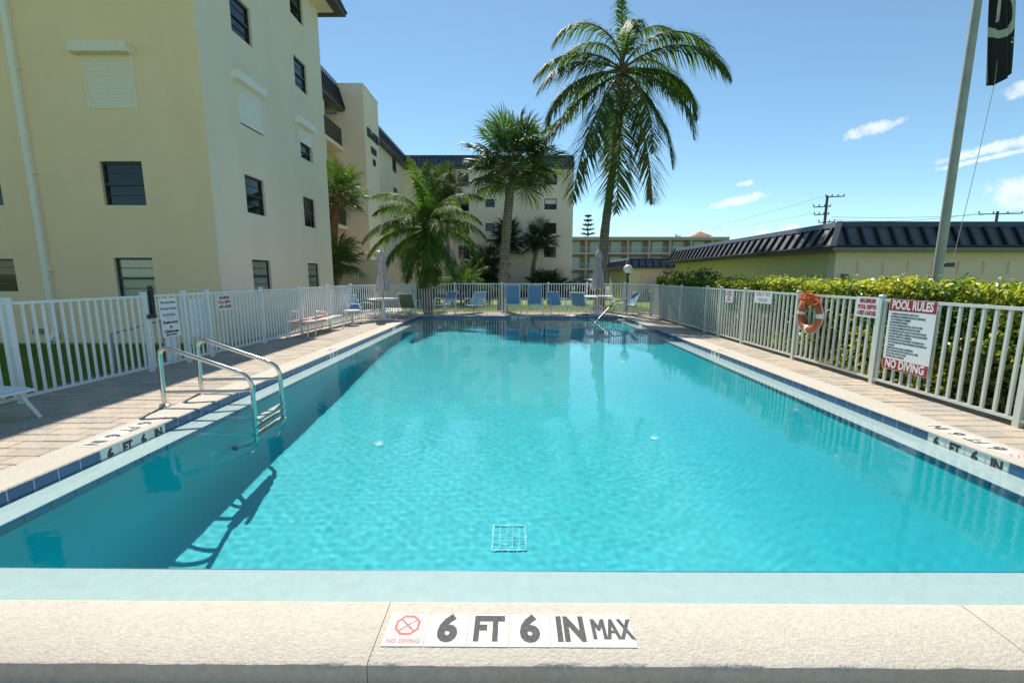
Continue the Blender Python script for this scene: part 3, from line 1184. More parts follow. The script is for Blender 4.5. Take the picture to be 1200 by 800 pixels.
# right fence signs face -x
RRZ = -math.pi / 2
depth_sign((RX - 0.032, 6.21, 1.065), RRZ, 'red lettered maximum pool depth sign between the life ring and the rules board')
s = panel_sign('pool_rules_sign', 0.66, 0.93, (RX - 0.040, 5.50, 0.735), RRZ, 'tall pool rules board with red bands and no diving along its foot')
for z0, z1 in ((0.315, 0.460), (-0.460, -0.325)):
    b = MB(); b.box((-0.325, -0.0011, z0), (0.325, -0.0002, z1)); b.build('band', sign_red, s)
lettering('POOL RULES', 0.155, sign_white, s, (0, -0.0025, 0.388), (math.pi / 2, 0, 0), weight=0.005, xs=0.655)
lettering('NO DIVING', 0.15, sign_white, s, (0, -0.0025, -0.393), (math.pi / 2, 0, 0), weight=0.005, xs=0.72)
RULES = ['   OWNERS OR AUTHORIZED GUESTS ONLY', '- INEXPERIENCED SWIMMERS MUST BE ACCOMPANIED', '   BY AN EXPERIENCED SWIMMER', '- SHOWER BEFORE ENTERING', '- NO FOOD OR BEVERAGE IN POOL OR POOL AREA',
         '- NO GLASS OR ANIMALS IN FENCED POOL AREA', '- NO SURFBOARDS, RAFTS, BALLS OR FLOTATION DEVICES', '- NO SHOUTING, DIVING, HORSEPLAY OR ROUGHHOUSING', '- NOISE WILL BE KEPT TO A MINIMUM',
         '- ANY PERSON WHO IS INCONTINENT, OR PERSON NOT', '   POTTY TRAINED MUST WEAR APPROPRIATE WATERPROOF', '   CLOTHING', '- CHAIRS MAY NOT BE HELD OR RESERVED', '- POOL GATE MUST BE KEPT CLOSED AT ALL TIMES', '- POOL HOURS: DAWN TO DUSK', '- BATHING LOAD: 33 PERSONS']
for i, t in enumerate(RULES):
    lettering(t, 0.034, sign_text, s, (-0.30, -0.0012, 0.275 - 0.0375 * i), (math.pi / 2, 0, 0), weight=0.0003, xs=0.60, align='LEFT')
s = panel_sign('risk_sign', 0.60, 0.25, (RX - 0.032, 8.83, 1.08), RRZ, 'wide white swim at your own risk sign on the right fence')
pale_red = mat('faded_red_text', (0.62, 0.40, 0.42), 0.5)
line(s, 'SWIM AT YOUR', 0.105, pale_red, 0, 0.06, weight=0.003, xs=0.66)
line(s, 'OWN RISK', 0.105, pale_red, 0, -0.06, weight=0.003, xs=0.66)
s = panel_sign('notice_sign', 0.36, 0.30, (RX - 0.032, 10.22, 1.04), RRZ, 'small faded red lettered notice hung past the swim at your own risk sign')
for i, t in enumerate(('MAXIMUM', 'POOL DEPTH', '6 FEET', '6 INCHES')):
    line(s, t, 0.058, mat('faded_red_text2', (0.55, 0.16, 0.17), 0.5), 0, 0.095 - 0.062 * i, weight=0.0025, xs=0.75)


def life_ring():
    o = empty('life_ring', (RX - 0.075, 7.31, 0.845), RRZ)
    tag(o, 'orange life ring with white bands and a bundle of rope on the right fence', 'life ring')
    R, r = 0.235, 0.066
    om = mat('ring_orange', (0.46, 0.115, 0.045), 0.5, var=0.12, vscale=7, stain=((0.36, 0.11, 0.06), 0.5, 6.0, (1, 1, 1)))
    wm = mat('ring_white', (0.74, 0.73, 0.70), 0.5, var=0.05)
    def torus(a0, a1, rr, n, m, name):
        b = MB(); b.smooth = True
        pts = []
        full = abs(a1 - a0) > 6.28
        vs, fs = [], []
        k = 14
        for i in range(n + (0 if full else 1)):
            a = a0 + (a1 - a0) * i / n
            for j in range(k):
                t = 2 * math.pi * j / k
                q = R + rr * math.cos(t)
                vs.append((q * math.cos(a), 0.85 * rr * math.sin(t), q * math.sin(a)))
        nn = n if full else n
        for i in range(nn):
            i2 = (i + 1) % (n if full else n + 1)
            for j in range(k):
                j2 = (j + 1) % k
                fs.append((i * k + j, i2 * k + j, i2 * k + j2, i * k + j2))
        b.add(vs, fs)
        return b.build(name, m, o)
    torus(0, 2 * math.pi, r, 44, om, 'ring')
    for a in (0.03, math.pi - 0.15, -math.pi / 2 - 0.1):
        torus(a - 0.13, a + 0.13, r + 0.004, 4, wm, 'band')
    st = MB()
    for (a0, a1) in ((math.pi / 2 - 0.3, 0.03), (0.03, -math.pi / 2 - 0.1), (-math.pi / 2 - 0.1, -math.pi - 0.15), (math.pi - 0.15, math.pi / 2 + 0.3)):
        pts = [((R + r + 0.01 + 0.012 * math.sin(math.pi * i / 8)) * math.cos(a0 + (a1 - a0) * i / 8), -0.02 * math.sin(math.pi * i / 8), (R + r + 0.01) * math.sin(a0 + (a1 - a0) * i / 8)) for i in range(9)]
        st.tube(pts, 0.006, 5)
    st.build('grab_line', wm, o)
    kn = MB()
    kn.obox((-0.03, -0.075, 0.30), (-0.015, -0.07, 0.14), 0.03, 0.01, (0, 1, 0))
    kn.build('strap', black_plastic, o)
    # tangled orange rope hung over the top of the ring
    q = random.Random(3)
    rp = MB()
    for k in range(52):
        cx, cz = q.gauss(0.03, 0.10), 0.30 + q.gauss(0, 0.035)
        w, h = q.uniform(0.035, 0.10), q.uniform(0.025, 0.065)
        a, y = q.uniform(0, math.pi), q.uniform(-0.13, -0.03)
        pts = []
        for i in range(9):
            t = 2 * math.pi * i / 8 * 0.9
            lx, lz = w * math.cos(t), h * math.sin(t)
            pts.append((cx + lx * math.cos(a) - lz * math.sin(a), y + 0.02 * math.sin(2 * t + k), max(0.20, cz + lx * math.sin(a) * 0.5 + lz * math.cos(a))))
        rp.tube(pts, 0.0085, 5)
    rp.build('rope', mat('rope_orange', (0.68, 0.15, 0.035), 0.7, var=0.2, vscale=30), o)
    hk = MB()
    hk.tube([(0.24, -0.01, 0.02), (0.30, 0.0, 0.06), (0.40, 0.02, 0.13), (0.41, 0.05, 0.12)], 0.006, 6)
    hk.build('hook', fence_white, o)


life_ring()


def hand_rail_lawn():
    o = empty('handrail', (-6.75, 7.1, GZ))
    tag(o, 'thin grey handrail on a post in the lawn behind the gate', 'handrail')
    m = mat('galvanised', (0.42, 0.42, 0.40), 0.45, metal=0.6, var=0.1)
    b = MB(); b.tube([(0, 0, 0), (0, 0, 0.85)], 0.024, 8); b.build('post', m, o)
    b = MB(); b.tube([(0, 0, 0.83), (0.25, 0.75, 0.98)], 0.017, 8); b.build('bar', m, o)
    b = MB(); b.tube([(0.25, 0.75, 0.98), (0.27, 0.8, 0.0)], 0.02, 8); b.build('post', m, o)


hand_rail_lawn()

# ------------------------------------------------------------------ buildings
stucco_y = mat('stucco_yellow', (0.95, 0.66, 0.40), 0.92, col2=(0.96, 0.69, 0.43), vscale=1.2, bump=0.75, bscale=26, stain=((0.72, 0.51, 0.30), 0.28, 0.7))
stucco_c = mat('stucco_cream', (0.92, 0.75, 0.59), 0.92, col2=(0.94, 0.78, 0.63), vscale=1.2, bump=0.75, bscale=26, stain=((0.66, 0.55, 0.44), 0.28, 0.7))
stucco_far = mat('stucco_cream_far', (0.93, 0.76, 0.58), 0.92, col2=(0.95, 0.79, 0.62), vscale=0.6, stain=((0.70, 0.62, 0.45), 0.3, 0.4))
olive_w = mat('olive_wall', (0.66, 0.60, 0.30), 0.9, var=0.05, vscale=1.5, bump=0.4, bscale=30)
garage_w = mat('garage_wall', (0.84, 0.67, 0.50), 0.9, var=0.04, vscale=1.5, bump=0.4, bscale=30)
garage_d = mat('garage_door_paint', (0.84, 0.63, 0.50), 0.7, var=0.03, vscale=2)
roof_dk = mat('dark_metal_roof', (0.16, 0.16, 0.165), 0.5, var=0.15, vscale=2, metal=0.85, spec=0.6)
roof_rib = mat('dark_metal_rib', (0.012, 0.015, 0.02), 0.45)
roof_cap = mat('roof_cap_metal', (0.10, 0.11, 0.125), 0.32, var=0.1, vscale=2, metal=0.5)
trim_w = mat('white_trim', (0.86, 0.77, 0.66), 0.6, var=0.04)
frame_dk = mat('bronze_frame', (0.028, 0.028, 0.030), 0.4)
glass_dk = mat('dark_glass', (0.010, 0.014, 0.018), 0.04, spec=0.5)
glass_bl = mat('blinds_behind_glass', (0.30, 0.32, 0.27), 0.12, spec=0.8, coat=0.4, var=0.08, vscale=3)
shutter_w = mat('shutter_white', (0.88, 0.74, 0.58), 0.55, var=0.03)
shutter_w2 = mat('shutter_bright', (0.92, 0.84, 0.76), 0.5, var=0.03)


def frame_of(u, nrm, org):
    u, nrm, org = Vector(u), Vector(nrm), Vector(org)
    return lambda a, b, d=0.0: org + u * a + Vector((0, 0, b)) + nrm * d


def wbox(mb, P, a0, b0, a1, b1, d0, d1):
    """box between wall coordinates (a along, b up, d outwards)"""
    vs = [P(a0, b0, d0), P(a1, b0, d0), P(a1, b0, d1), P(a0, b0, d1), P(a0, b1, d0), P(a1, b1, d0), P(a1, b1, d1), P(a0, b1, d1)]
    mb.add(vs, [(0, 3, 2, 1), (4, 5, 6, 7), (0, 1, 5, 4), (1, 2, 6, 5), (2, 3, 7, 6), (3, 0, 4, 7)])


def window(parent, P, a0, b0, a1, b1, glass=None, rec=0.09, bars=4, far=False, top=None):
    """double-hung window set back in its opening: frame (part), panes (sub-parts)"""
    glass = glass or glass_dk
    t = 0.05 if not far else 0.07
    f = MB()
    wbox(f, P, a0, b0, a0 + t, b1, -rec, -rec + 0.05)
    wbox(f, P, a1 - t, b0, a1, b1, -rec, -rec + 0.05)
    wbox(f, P, a0 + t, b0, a1 - t, b0 + t, -rec, -rec + 0.05)
    wbox(f, P, a0 + t, b1 - t, a1 - t, b1, -rec, -rec + 0.05)
    mid = (b0 + b1) / 2
    wbox(f, P, a0 + t, mid - 0.03, a1 - t, mid + 0.03, -rec, -rec + 0.06)
    if bars >= 4:
        for k in (0.25, 0.75):
            q = b0 + (b1 - b0) * k
            wbox(f, P, a0 + t, q - 0.009, a1 - t, q + 0.009, -rec + 0.001, -rec + 0.035)
    w = f.build('window', frame_dk, parent)
    for q0, q1, g, dd in ((b0 + t, mid - 0.03, glass, 0.012), (mid + 0.03, b1 - t, top or glass, 0.018)):
        p = MB()
        wbox(p, P, a0 + t, q0, a1 - t, q1, -rec - 0.02, -rec + dd)
        p.build('pane', g, w)
    s = MB()
    wbox(s, P, a0, b0 - 0.0, a1, b0 + 0.012, -rec, -0.004)
    s.build('sill', trim_w, w)
    return w


def shutter(parent, P, a0, b0, a1, b1, m, drop=1.0):
    h = 0.22
    f = MB()
    wbox(f, P, a0 - 0.20, b1, a1 + 0.06, b1 + h, -0.01, 0.20)
    box = f.build('shutter_box', m, parent)
    for q0, q1 in ((a0 - 0.03, a0), (a1, a1 + 0.03)):
        r = MB()
        wbox(r, P, q0, b0, q1, b1, -0.01, 0.035)
        r.build('guide_rail', trim_w, box)
    n = int((b1 - b0) * drop / 0.055)
    s = MB()
    for i in range(n):
        q = b1 - 0.055 * (i + 1)
        wbox(s, P, a0, q + 0.006, a1, q + 0.055, -0.004, 0.016)
        wbox(s, P, a0, q, a1, q + 0.006, -0.008, 0.006)
    o = s.build('shutter_curtain', m, parent)
    return o


def mansard(parent, x0, x1, y0, y1, zb, zt, out, inn, sides, rib=0.45, ribm=None, m=None, name='mansard_roof', capm=None):
    """sloped dark roof band round a block: sides is a string of x- (l), x+ (r), y- (f), y+ (b)"""
    b = MB()
    m = m or roof_dk
    lo = {'l': x0 - out, 'r': x1 + out, 'f': y0 - out, 'b': y1 + out}
    X0, X1 = (x0 - out if 'l' in sides else x0), (x1 + out if 'r' in sides else x1)
    Y0, Y1 = (y0 - out if 'f' in sides else y0), (y1 + out if 'b' in sides else y1)
    x0i, x1i = (x0 - inn if 'l' in sides else x0), (x1 + inn if 'r' in sides else x1)
    y0i, y1i = (y0 - inn if 'f' in sides else y0), (y1 + inn if 'b' in sides else y1)
    A = [(X0, Y0), (X1, Y0), (X1, Y1), (X0, Y1)]
    B = [(x0i, y0i), (x1i, y0i), (x1i, y1i), (x0i, y1i)]
    H = zt - zb
    zc = zt - 0.2 * H                                  # cap strip along the top
    for i in range(4):
        j = (i + 1) % 4
        b.quad((*A[i], zb), (*A[j], zb), (*B[j], zt), (*B[i], zt))
        b.quad((*A[i], zb), (*A[j], zb), (*A[j], zb - 0.10), (*A[i], zb - 0.10))
    b.quad(*[(*q, zt) for q in B])
    b.quad(*[(*q, zb - 0.10) for q in A])
    r = b.build(name, m, parent, fix=False)
    cap = MB()
    def lerp(i, t, o=0.0):
        return (A[i][0] + (B[i][0] - A[i][0]) * t, A[i][1] + (B[i][1] - A[i][1]) * t, zb + H * t)
    for i, sd in enumerate('frbl'):
        if sd not in sides:
            continue
        j = (i + 1) % 4
        off = Vector({'f': (0, -1, 0.4), 'r': (1, 0, 0.4), 'b': (0, 1, 0.4), 'l': (-1, 0, 0.4)}[sd]).normalized() * 0.03
        p = [Vector(lerp(i, 0.78)), Vector(lerp(j, 0.78)), Vector(lerp(j, 1.0)), Vector(lerp(i, 1.0))]
        cap.add([q + off for q in p] + [p[2] + Vector((0, 0, 0.02)), p[3] + Vector((0, 0, 0.02))] + [p[0], p[1]], [(0, 1, 2, 3), (3, 2, 4, 5), (6, 7, 1, 0)])
    cap.build('roof_cap', capm or roof_cap, r, fix=False)
    i_on = [c_ in sides for c_ in 'frbl']
    for i in range(4):
        hip = MB()
        if i_on[i] and i_on[(i - 1) % 4]:
            o_ = Vector((A[i][0] - B[i][0], A[i][1] - B[i][1], 0.3)).normalized() * 0.03
            hip.obox(Vector((*A[i], zb)) + o_, Vector((*B[i], zt)) + o_, 0.14, 0.03, o_)
            hip.build('hip_cap', capm or roof_cap, r)
    rb = MB()
    for i, sd in enumerate('frbl'):
        if sd not in sides or rib <= 0:
            continue
        j = (i + 1) % 4
        Pa, Pb = Vector(lerp(i, 0.02)), Vector(lerp(j, 0.02))
        Qa, Qb = Vector(lerp(i, 0.78)), Vector(lerp(j, 0.78))
        Ln = (Pb - Pa).length
        n = max(1, int(Ln / rib))
        off = Vector({'f': (0, -1, 0.4), 'r': (1, 0, 0.4), 'b': (0, 1, 0.4), 'l': (-1, 0, 0.4)}[sd]).normalized()
        d = (Pb - Pa).normalized()
        ends = abs(out - inn)
        for k in range(n + 1):
            s_ = Ln * k / n
            if (s_ < ends and i_on[(i - 1) % 4]) or (s_ > Ln - ends and i_on[(i + 1) % 4]):
                continue
            p = Pa + d * s_
            q = p + (Qa - Pa)
            # keep the rib square to the eave
            if sd in 'fb':
                q.x = p.x
            else:
                q.y = p.y
            rb.obox(p + off * 0.025, q + off * 0.025, 0.06, 0.09, off)
        rb.obox(Pa + off * 0.03, Pb + off * 0.03, 0.05, 0.06, off)
    if rb.v:
        rb.build('roof_rib', ribm or roof_rib, r)
    return r


def building_a():
    o = empty('apartment_building', (-7.6, 11.24, GZ))
    tag(o, 'nearest yellow stucco apartment block with roller shutters and a white downspout, beside the left lawn', 'building')
    o.location = (0, 0, 0)
    XW, YF, YB, TOP = -7.6, 11.24, 18.25, 11.6
    XL = -24.0
    # front wall, yellower than the side
    Pf = frame_of((1, 0, 0), (0, -1, 0), (XL, YF, GZ))
    fw = [(-10.33, 0.90, -9.33, 1.95, 'bl'), (-10.36, 3.24, -9.30, 4.31, 'dk'), (-10.36, 7.93, -9.30, 9.0, 'dk'), (-10.36, 10.3, -9.30, 11.3, 'dk')]
    fw += [(-13.95, z0, -12.93, z1, 'dk') for z0, z1 in ((1.07, 1.92), (3.24, 4.31), (5.6, 6.7), (7.93, 9.0))]
    sh = (-10.38, 5.53, -9.25, 6.74)
    holes = [(a - XL, b - GZ, c - XL, d - GZ) for a, b, c, d, _ in fw] + [(sh[0] - XL, sh[1] - GZ, sh[2] - XL, sh[3] - GZ)]
    w = MB()
    wall_mesh(w, (XL, YF, GZ), (1, 0, 0), (0, 0, 1), XW - XL, TOP - GZ, holes, (0, -1, 0), 0.14)
    w.build('wall', stucco_y, o, fix=False)['label'] = 'yellow front wall'
    for (a, b, c, d, k), h in zip(fw, holes):
        window(o, Pf, *h, glass=glass_bl if k == 'bl' else glass_dk, rec=0.12)
    shutter(o, Pf, *holes[-1], shutter_w)
    # side wall, cream
    Ps = frame_of((0, 1, 0), (1, 0, 0), (XW, YF, GZ))
    c1, c2 = (12.65, 13.60), (16.05, 16.98)
    rows = [(1.0, 1.96), (3.27, 4.33), (5.66, 6.74), (8.0, 9.02), (10.3, 11.3)]
    hs, spec = [], []
    for ci, (ya, yb) in enumerate((c1, c2)):
        for ri, (za, zb) in enumerate(rows):
            if ri == 2 and ci == 0:
                yb2 = yb + 0.15
            else:
                yb2 = yb
            hs.append((ya - YF, za - GZ, yb2 - YF, zb - GZ))
            spec.append((ci, ri))
    w = MB()
    wall_mesh(w, (XW, YF, GZ), (0, 1, 0), (0, 0, 1), YB - YF, TOP - GZ, hs, (1, 0, 0), 0.14)
    w.build('wall', stucco_c, o, fix=False)['label'] = 'cream side wall facing the pool'
    for h, (ci, ri) in zip(hs, spec):
        if ri == 2:
            shutter(o, Ps, *h, shutter_w2, drop=1.0 if ci == 0 else 0.52)
            if ci == 1:
                window(o, Ps, h[0], h[1], h[2], h[1] + 0.52, rec=0.12, bars=2)
        else:
            window(o, Ps, *h, rec=0.12, glass=glass_bl if ri == 0 else glass_dk, top=glass_bl if ri == 0 else None)
    b = MB()
    b.quad((XW, YB, GZ), (XL, YB, GZ), (XL, YB, TOP), (XW, YB, TOP))
    b.quad((XL, YB, GZ), (XL, YF, GZ), (XL, YF, TOP), (XL, YB, TOP))
    b.quad((XL, YF, TOP), (XW, YF, TOP), (XW, YB, TOP), (XL, YB, TOP))
    b.build('wall', stucco_c, o, fix=False)
    s = MB()
    s.box((XL, YF - 0.6, TOP), (XW + 0.55, YB + 0.2, TOP + 0.12))
    s.build('soffit', stucco_c, o)
    mansard(o, XL, XW, YF, YB - 0.35, TOP + 0.12, 13.1, 0.9, 0.25, 'frb', rib=0.35)
    # downspout with straps and a boot
    d = MB()
    d.box((-12.13, YF - 0.10, 0.02), (-11.99, YF - 0.004, TOP - 0.05))
    d.prism([(YF - 0.004, 0.02), (YF - 0.10, 0.02), (YF - 0.26, -0.16), (YF - 0.18, -0.22)], 0, -12.13, -11.99)
    ds = d.build('downspout', trim_w, o)
    k = MB()
    for z in (1.6, 4.0, 6.4, 8.8):
        k.box((-12.18, YF - 0.104, z), (-11.94, YF - 0.006, z + 0.03))
    k.build('strap', trim_w, ds)
    v = MB()
    v.box((-12.62, YF - 0.12, -0.02), (-12.42, YF - 0.003, 0.12), 0.02)
    v.build('vent', mat('grey_vent', (0.35, 0.35, 0.33), 0.5), o)


building_a()


def railing(mb, a, b, z, h=1.0, gap=0.11):
    a, b = Vector(a), Vector(b)
    d = (b - a)
    n = max(2, int(d.length / gap))
    for zz in (0.06, h):
        mb.obox(a + Vector((0, 0, z + zz)), b + Vector((0, 0, z + zz)), 0.05, 0.05)
    for i in range(n + 1):
        p = a + d * (i / n)
        mb.obox(p + Vector((0, 0, z + 0.06)), p + Vector((0, 0, z + h)), 0.025, 0.025, (0, 1, 0))


def building_b():
    """the wing with open galleries behind the near block, its stair tower, and the block across the back"""
    o = empty('apartment_building')
    tag(o, 'cream L-shaped apartment block with dark mansard roof and lettered stair tower behind the palms', 'building')
    st = 2.36
    floors = [-0.15 + st * k for k in range(6)]
    # gallery wing
    w = MB()
    XB, XF = -12.2, -10.55
    wall_mesh(w, (XB, 18.6, GZ), (0, 1, 0), (0, 0, 1), 9.4, 11.4, [], (1, 0, 0))
    w.quad((XB, 18.6, GZ), (XB - 8, 18.6, GZ), (XB - 8, 18.6, 11.2), (XB, 18.6, 11.2))
    w.quad((XB, 27.99, GZ), (-10.8, 27.99, GZ), (-10.8, 27.99, 11.2), (XB, 27.99, 11.2))
    w.build('wall', stucco_far, o, fix=False)
    for k, z in enumerate(floors):
        s = MB()
        s.box((XB, 18.6, z - 0.22 if k else GZ), (XF, 27.98, z))
        s.build('gallery_slab', stucco_far, o)
        if 0 < k < 5:
            r = MB()
            railing(r, (XF - 0.06, 18.7, 0), (XF - 0.06, 27.9, 0), z, 1.0)
            r.build('railing', frame_dk, o)
        if k < 5:
            for y in (20.6, 23.4, 26.2):
                Pw = frame_of((0, 1, 0), (1, 0, 0), (XB, y, z))
                d = MB(); wbox(d, Pw, 0, 0.02, 0.9, 2.0, 0.002, 0.04)
                d.build('door', mat('gallery_door', (0.10, 0.11, 0.12), 0.5), o)
    for y in (18.8, 22.4, 25.6):
        c = MB(); c.box((XF - 0.32, y, GZ), (XF - 0.13, y + 0.2, 11.2)); c.build('column', stucco_far, o)
    mansard(o, XB - 8, XF - 0.3, 18.8, 27.98, 11.45, 13.05, 0.5, 0.05, 'rf', rib=0.4)
    # stair tower
    t = MB()
    t.box((-10.85, 28.0, GZ), (-9.2, 30.9, 12.9))
    t.build('stair_tower', stucco_far, o)
    tc = MB(); tc.box((-10.88, 27.97, 12.9), (-9.17, 30.93, 12.97)); tc.build('tower_cap', trim_w, o)
    lm = mat('sign_letters', (0.02, 0.022, 0.025), 0.5)
    lettering('SEA OATS', 0.74, lm, o, (-9.16, 29.52, 10.35), (math.pi / 2, 0, math.pi / 2), weight=0.012, depth=0.03, xs=0.62, spacing=1.1)
    lettering('NORTH', 0.5, lm, o, (-9.16, 29.55, 9.45), (math.pi / 2, 0, math.pi / 2), weight=0.02, depth=0.03, xs=0.55)
    lettering('830', 0.5, lm, o, (-9.16, 29.55, 8.75), (math.pi / 2, 0, math.pi / 2), weight=0.02, depth=0.03, xs=0.6)
    # wing between tower and back block
    hs = []
    YW0, YW1, XW = 30.9, 42.0, -10.25
    for z in floors[:5]:
        hs.append((2.4, z + 0.9 - GZ, 3.7, z + 2.0 - GZ))
        hs.append((7.0, z + 0.9 - GZ, 8.3, z + 2.0 - GZ))
    w = MB()
    wall_mesh(w, (XW, YW0, GZ), (0, 1, 0), (0, 0, 1), YW1 - YW0, 11.4 - GZ, hs, (1, 0, 0), 0.14)
    w.build('wall', stucco_far, o, fix=False)
    Pw = frame_of((0, 1, 0), (1, 0, 0), (XW, YW0, GZ))
    for h in hs:
        window(o, Pw, *h, rec=0.1, bars=2, far=True)
    mansard(o, XW - 9, XW, YW0, YW1 + 6, 11.4, 12.6, 0.45, 0.05, 'r', rib=0.4)
    # back block
    XR, YB = 5.5, 42.0
    rows = [(1.05, 2.0), (3.25, 4.25), (5.45, 6.45), (7.65, 8.65), (9.88, 10.85)]
    hs, sp = [], []
    X0 = -10.25
    for ri, (z0, z1) in enumerate(rows):
        hs.append((2.80 - X0, z0 - GZ, 3.95 - X0, z1 - GZ)); sp.append('b' if ri in (0,) else ('t' if ri == 3 else 'd'))
        hs.append((-2.75 - X0, z0 + 0.22 - GZ, -1.87 - X0, z1 - 0.04 - GZ)); sp.append('d')
        hs.append((-5.35 - X0, z0 - 0.15 - GZ, -4.30 - X0, z1 + 0.1 - GZ)); sp.append('d')
        hs.append((-8.3 - X0, z0 - 0.15 - GZ, -7.0 - X0, z1 + 0.1 - GZ)); sp.append('d')
    w = MB()
    wall_mesh(w, (X0, YB, GZ), (1, 0, 0), (0, 0, 1), XR - X0, 11.4 - GZ, hs, (0, -1, 0), 0.14)
    w.quad((XR, YB, GZ), (XR, YB + 12, GZ), (XR, YB + 12, 11.4), (XR, YB, 11.4))
    w.build('wall', stucco_far, o, fix=False)
    Pw = frame_of((1, 0, 0), (0, -1, 0), (X0, YB, GZ))
    for h, k in zip(hs, sp):
        window(o, Pw, *h, rec=0.1, bars=2, far=True, top=shutter_w if k == 't' else None)
    mansard(o, X0, XR - 0.05, YB, YB + 12, 11.4, 12.5, 0.35, 0.05, 'f', rib=0.4)
    # drain pipe and vents on the back wall
    dp = MB(); dp.tube([(-5.75, YB - 0.08, GZ), (-5.75, YB - 0.08, 11.3)], 0.06, 6); dp.build('downspout', trim_w, o)
    # walled patio in front of the tower
    p = MB()
    p.box((-10.4, 26.2, GZ), (-5.0, 26.4, 2.38))
    p.build('patio_wall', stucco_far, o)
    q = MB()
    q.box((-10.43, 26.17, 2.38), (-4.97, 26.43, 2.45))
    q.build('wall_cap', trim_w, o)
    q = MB()
    q.box((-11.2, 26.25, GZ), (-10.9, 26.4, 2.55)); q.build('gate_post', trim_w, o)


building_b()


def hotel():
    o = empty('hotel_building')
    tag(o, 'long low tan hotel with white balcony railings far behind the tall coconut palm', 'building')
    Y = 85.0
    tan = mat('hotel_wall', (0.42, 0.29, 0.26), 0.9, var=0.06, vscale=0.5)
    slabm = mat('hotel_slab', (0.52, 0.42, 0.40), 0.9)
    wh = mat('hotel_white', (0.72, 0.72, 0.68), 0.6)
    gl = mat('hotel_glass', (0.25, 0.34, 0.36), 0.15, spec=0.8)
    x0, x1 = 5.0, 41.0
    lev = [-0.3, 2.9, 5.9]
    b = MB(); b.box((x0, Y + 1.6, GZ), (x1, Y + 14, 8.75)); b.build('wall', tan, o)
    r = MB(); r.box((x0, Y - 0.1, 8.3), (x1 + 0.2, Y + 14.2, 8.9)); r.build('roof', mat('hotel_fascia', (0.46, 0.34, 0.30), 0.8), o)
    c = MB(); c.box((x0 - 0.05, Y - 0.16, 8.78), (x1 + 0.25, Y + 14.3, 8.95)); c.build('parapet_cap', wh, o)
    for z in lev[1:]:
        s = MB(); s.box((x0, Y, z - 0.28), (x1, Y + 1.62, z)); s.build('balcony_slab', slabm, o)
        g = MB(); railing(g, (x0, Y + 0.06, 0), (x1, Y + 0.06, 0), z, 1.05, 0.3); g.build('railing', wh, o)
    xs = [13.85 + 4.04 * k for k in range(-2, 7)]
    for x in xs:
        p = MB(); p.box((x - 0.16, Y + 0.12, GZ), (x + 0.16, Y + 1.62, 8.3)); p.build('partition', slabm, o)
        for z in lev:
            Pw = frame_of((1, 0, 0), (0, -1, 0), (x + 1.0, Y + 1.6, z))
            f = MB()
            for a0, a1, b0, b1 in ((0, 0.1, 0, 2.25), (1.9, 2.0, 0, 2.25), (0.1, 1.9, 2.12, 2.25), (0.95, 1.05, 0, 2.12)):
                wbox(f, Pw, a0, b0, a1, b1, 0.002, 0.09)
            d = f.build('door', wh, o)
            gm = MB(); wbox(gm, Pw, 0.1, 0, 1.9, 2.12, 0.003, 0.04); gm.build('pane', gl, d)
    t = MB(); t.box((36.3, Y + 4, 8.9), (39.3, Y + 7, 9.5)); tt = t.build('cupola', mat('cupola_wall', (0.62, 0.52, 0.38), 0.8), o)
    t = MB(); t.add([(35.9, Y + 3.6, 9.45), (39.7, Y + 3.6, 9.45), (39.7, Y + 7.4, 9.45), (35.9, Y + 7.4, 9.45), (37.8, Y + 5.5, 10.5)], [(0, 1, 4), (1, 2, 4), (2, 3, 4), (3, 0, 4), (0, 3, 2, 1)])
    t.build('cupola_roof', mat('terracotta', (0.36, 0.14, 0.08), 0.8, var=0.1), tt)


hotel()


def garage_door(parent, P, a0, a1, h=2.32):
    n = max(3, int((a1 - a0) / 0.62))
    b = MB(); wbox(b, P, a0, 0.02, a1, h, -0.06, -0.03)
    d = b.build('garage_door', garage_d, parent)
    pm = MB()
    hh = h / 4
    for r in range(4):
        s = MB(); wbox(s, P, a0 + 0.01, r * hh + 0.012, a1 - 0.01, (r + 1) * hh - 0.006, -0.03, -0.015)
        sp = s.build('door_section', garage_d, d)
        w = (a1 - a0) / n
        for k in range(n):
            # raised moulding round each panel
            q = MB()
            x0, x1, z0, z1 = a0 + k * w + 0.08, a0 + (k + 1) * w - 0.08, r * hh + 0.11, (r + 1) * hh - 0.10
            wbox(q, P, x0, z0, x1, z1, -0.016, 0.004)
            wbox(q, P, x0 + 0.03, z0 + 0.03, x1 - 0.03, z1 - 0.03, 0.003, 0.016)
            for i in range(len(q.f)):
                pass
            pm.add(q.v, q.f)
    o = pm.build('raised_panel', garage_d, d)
    return d


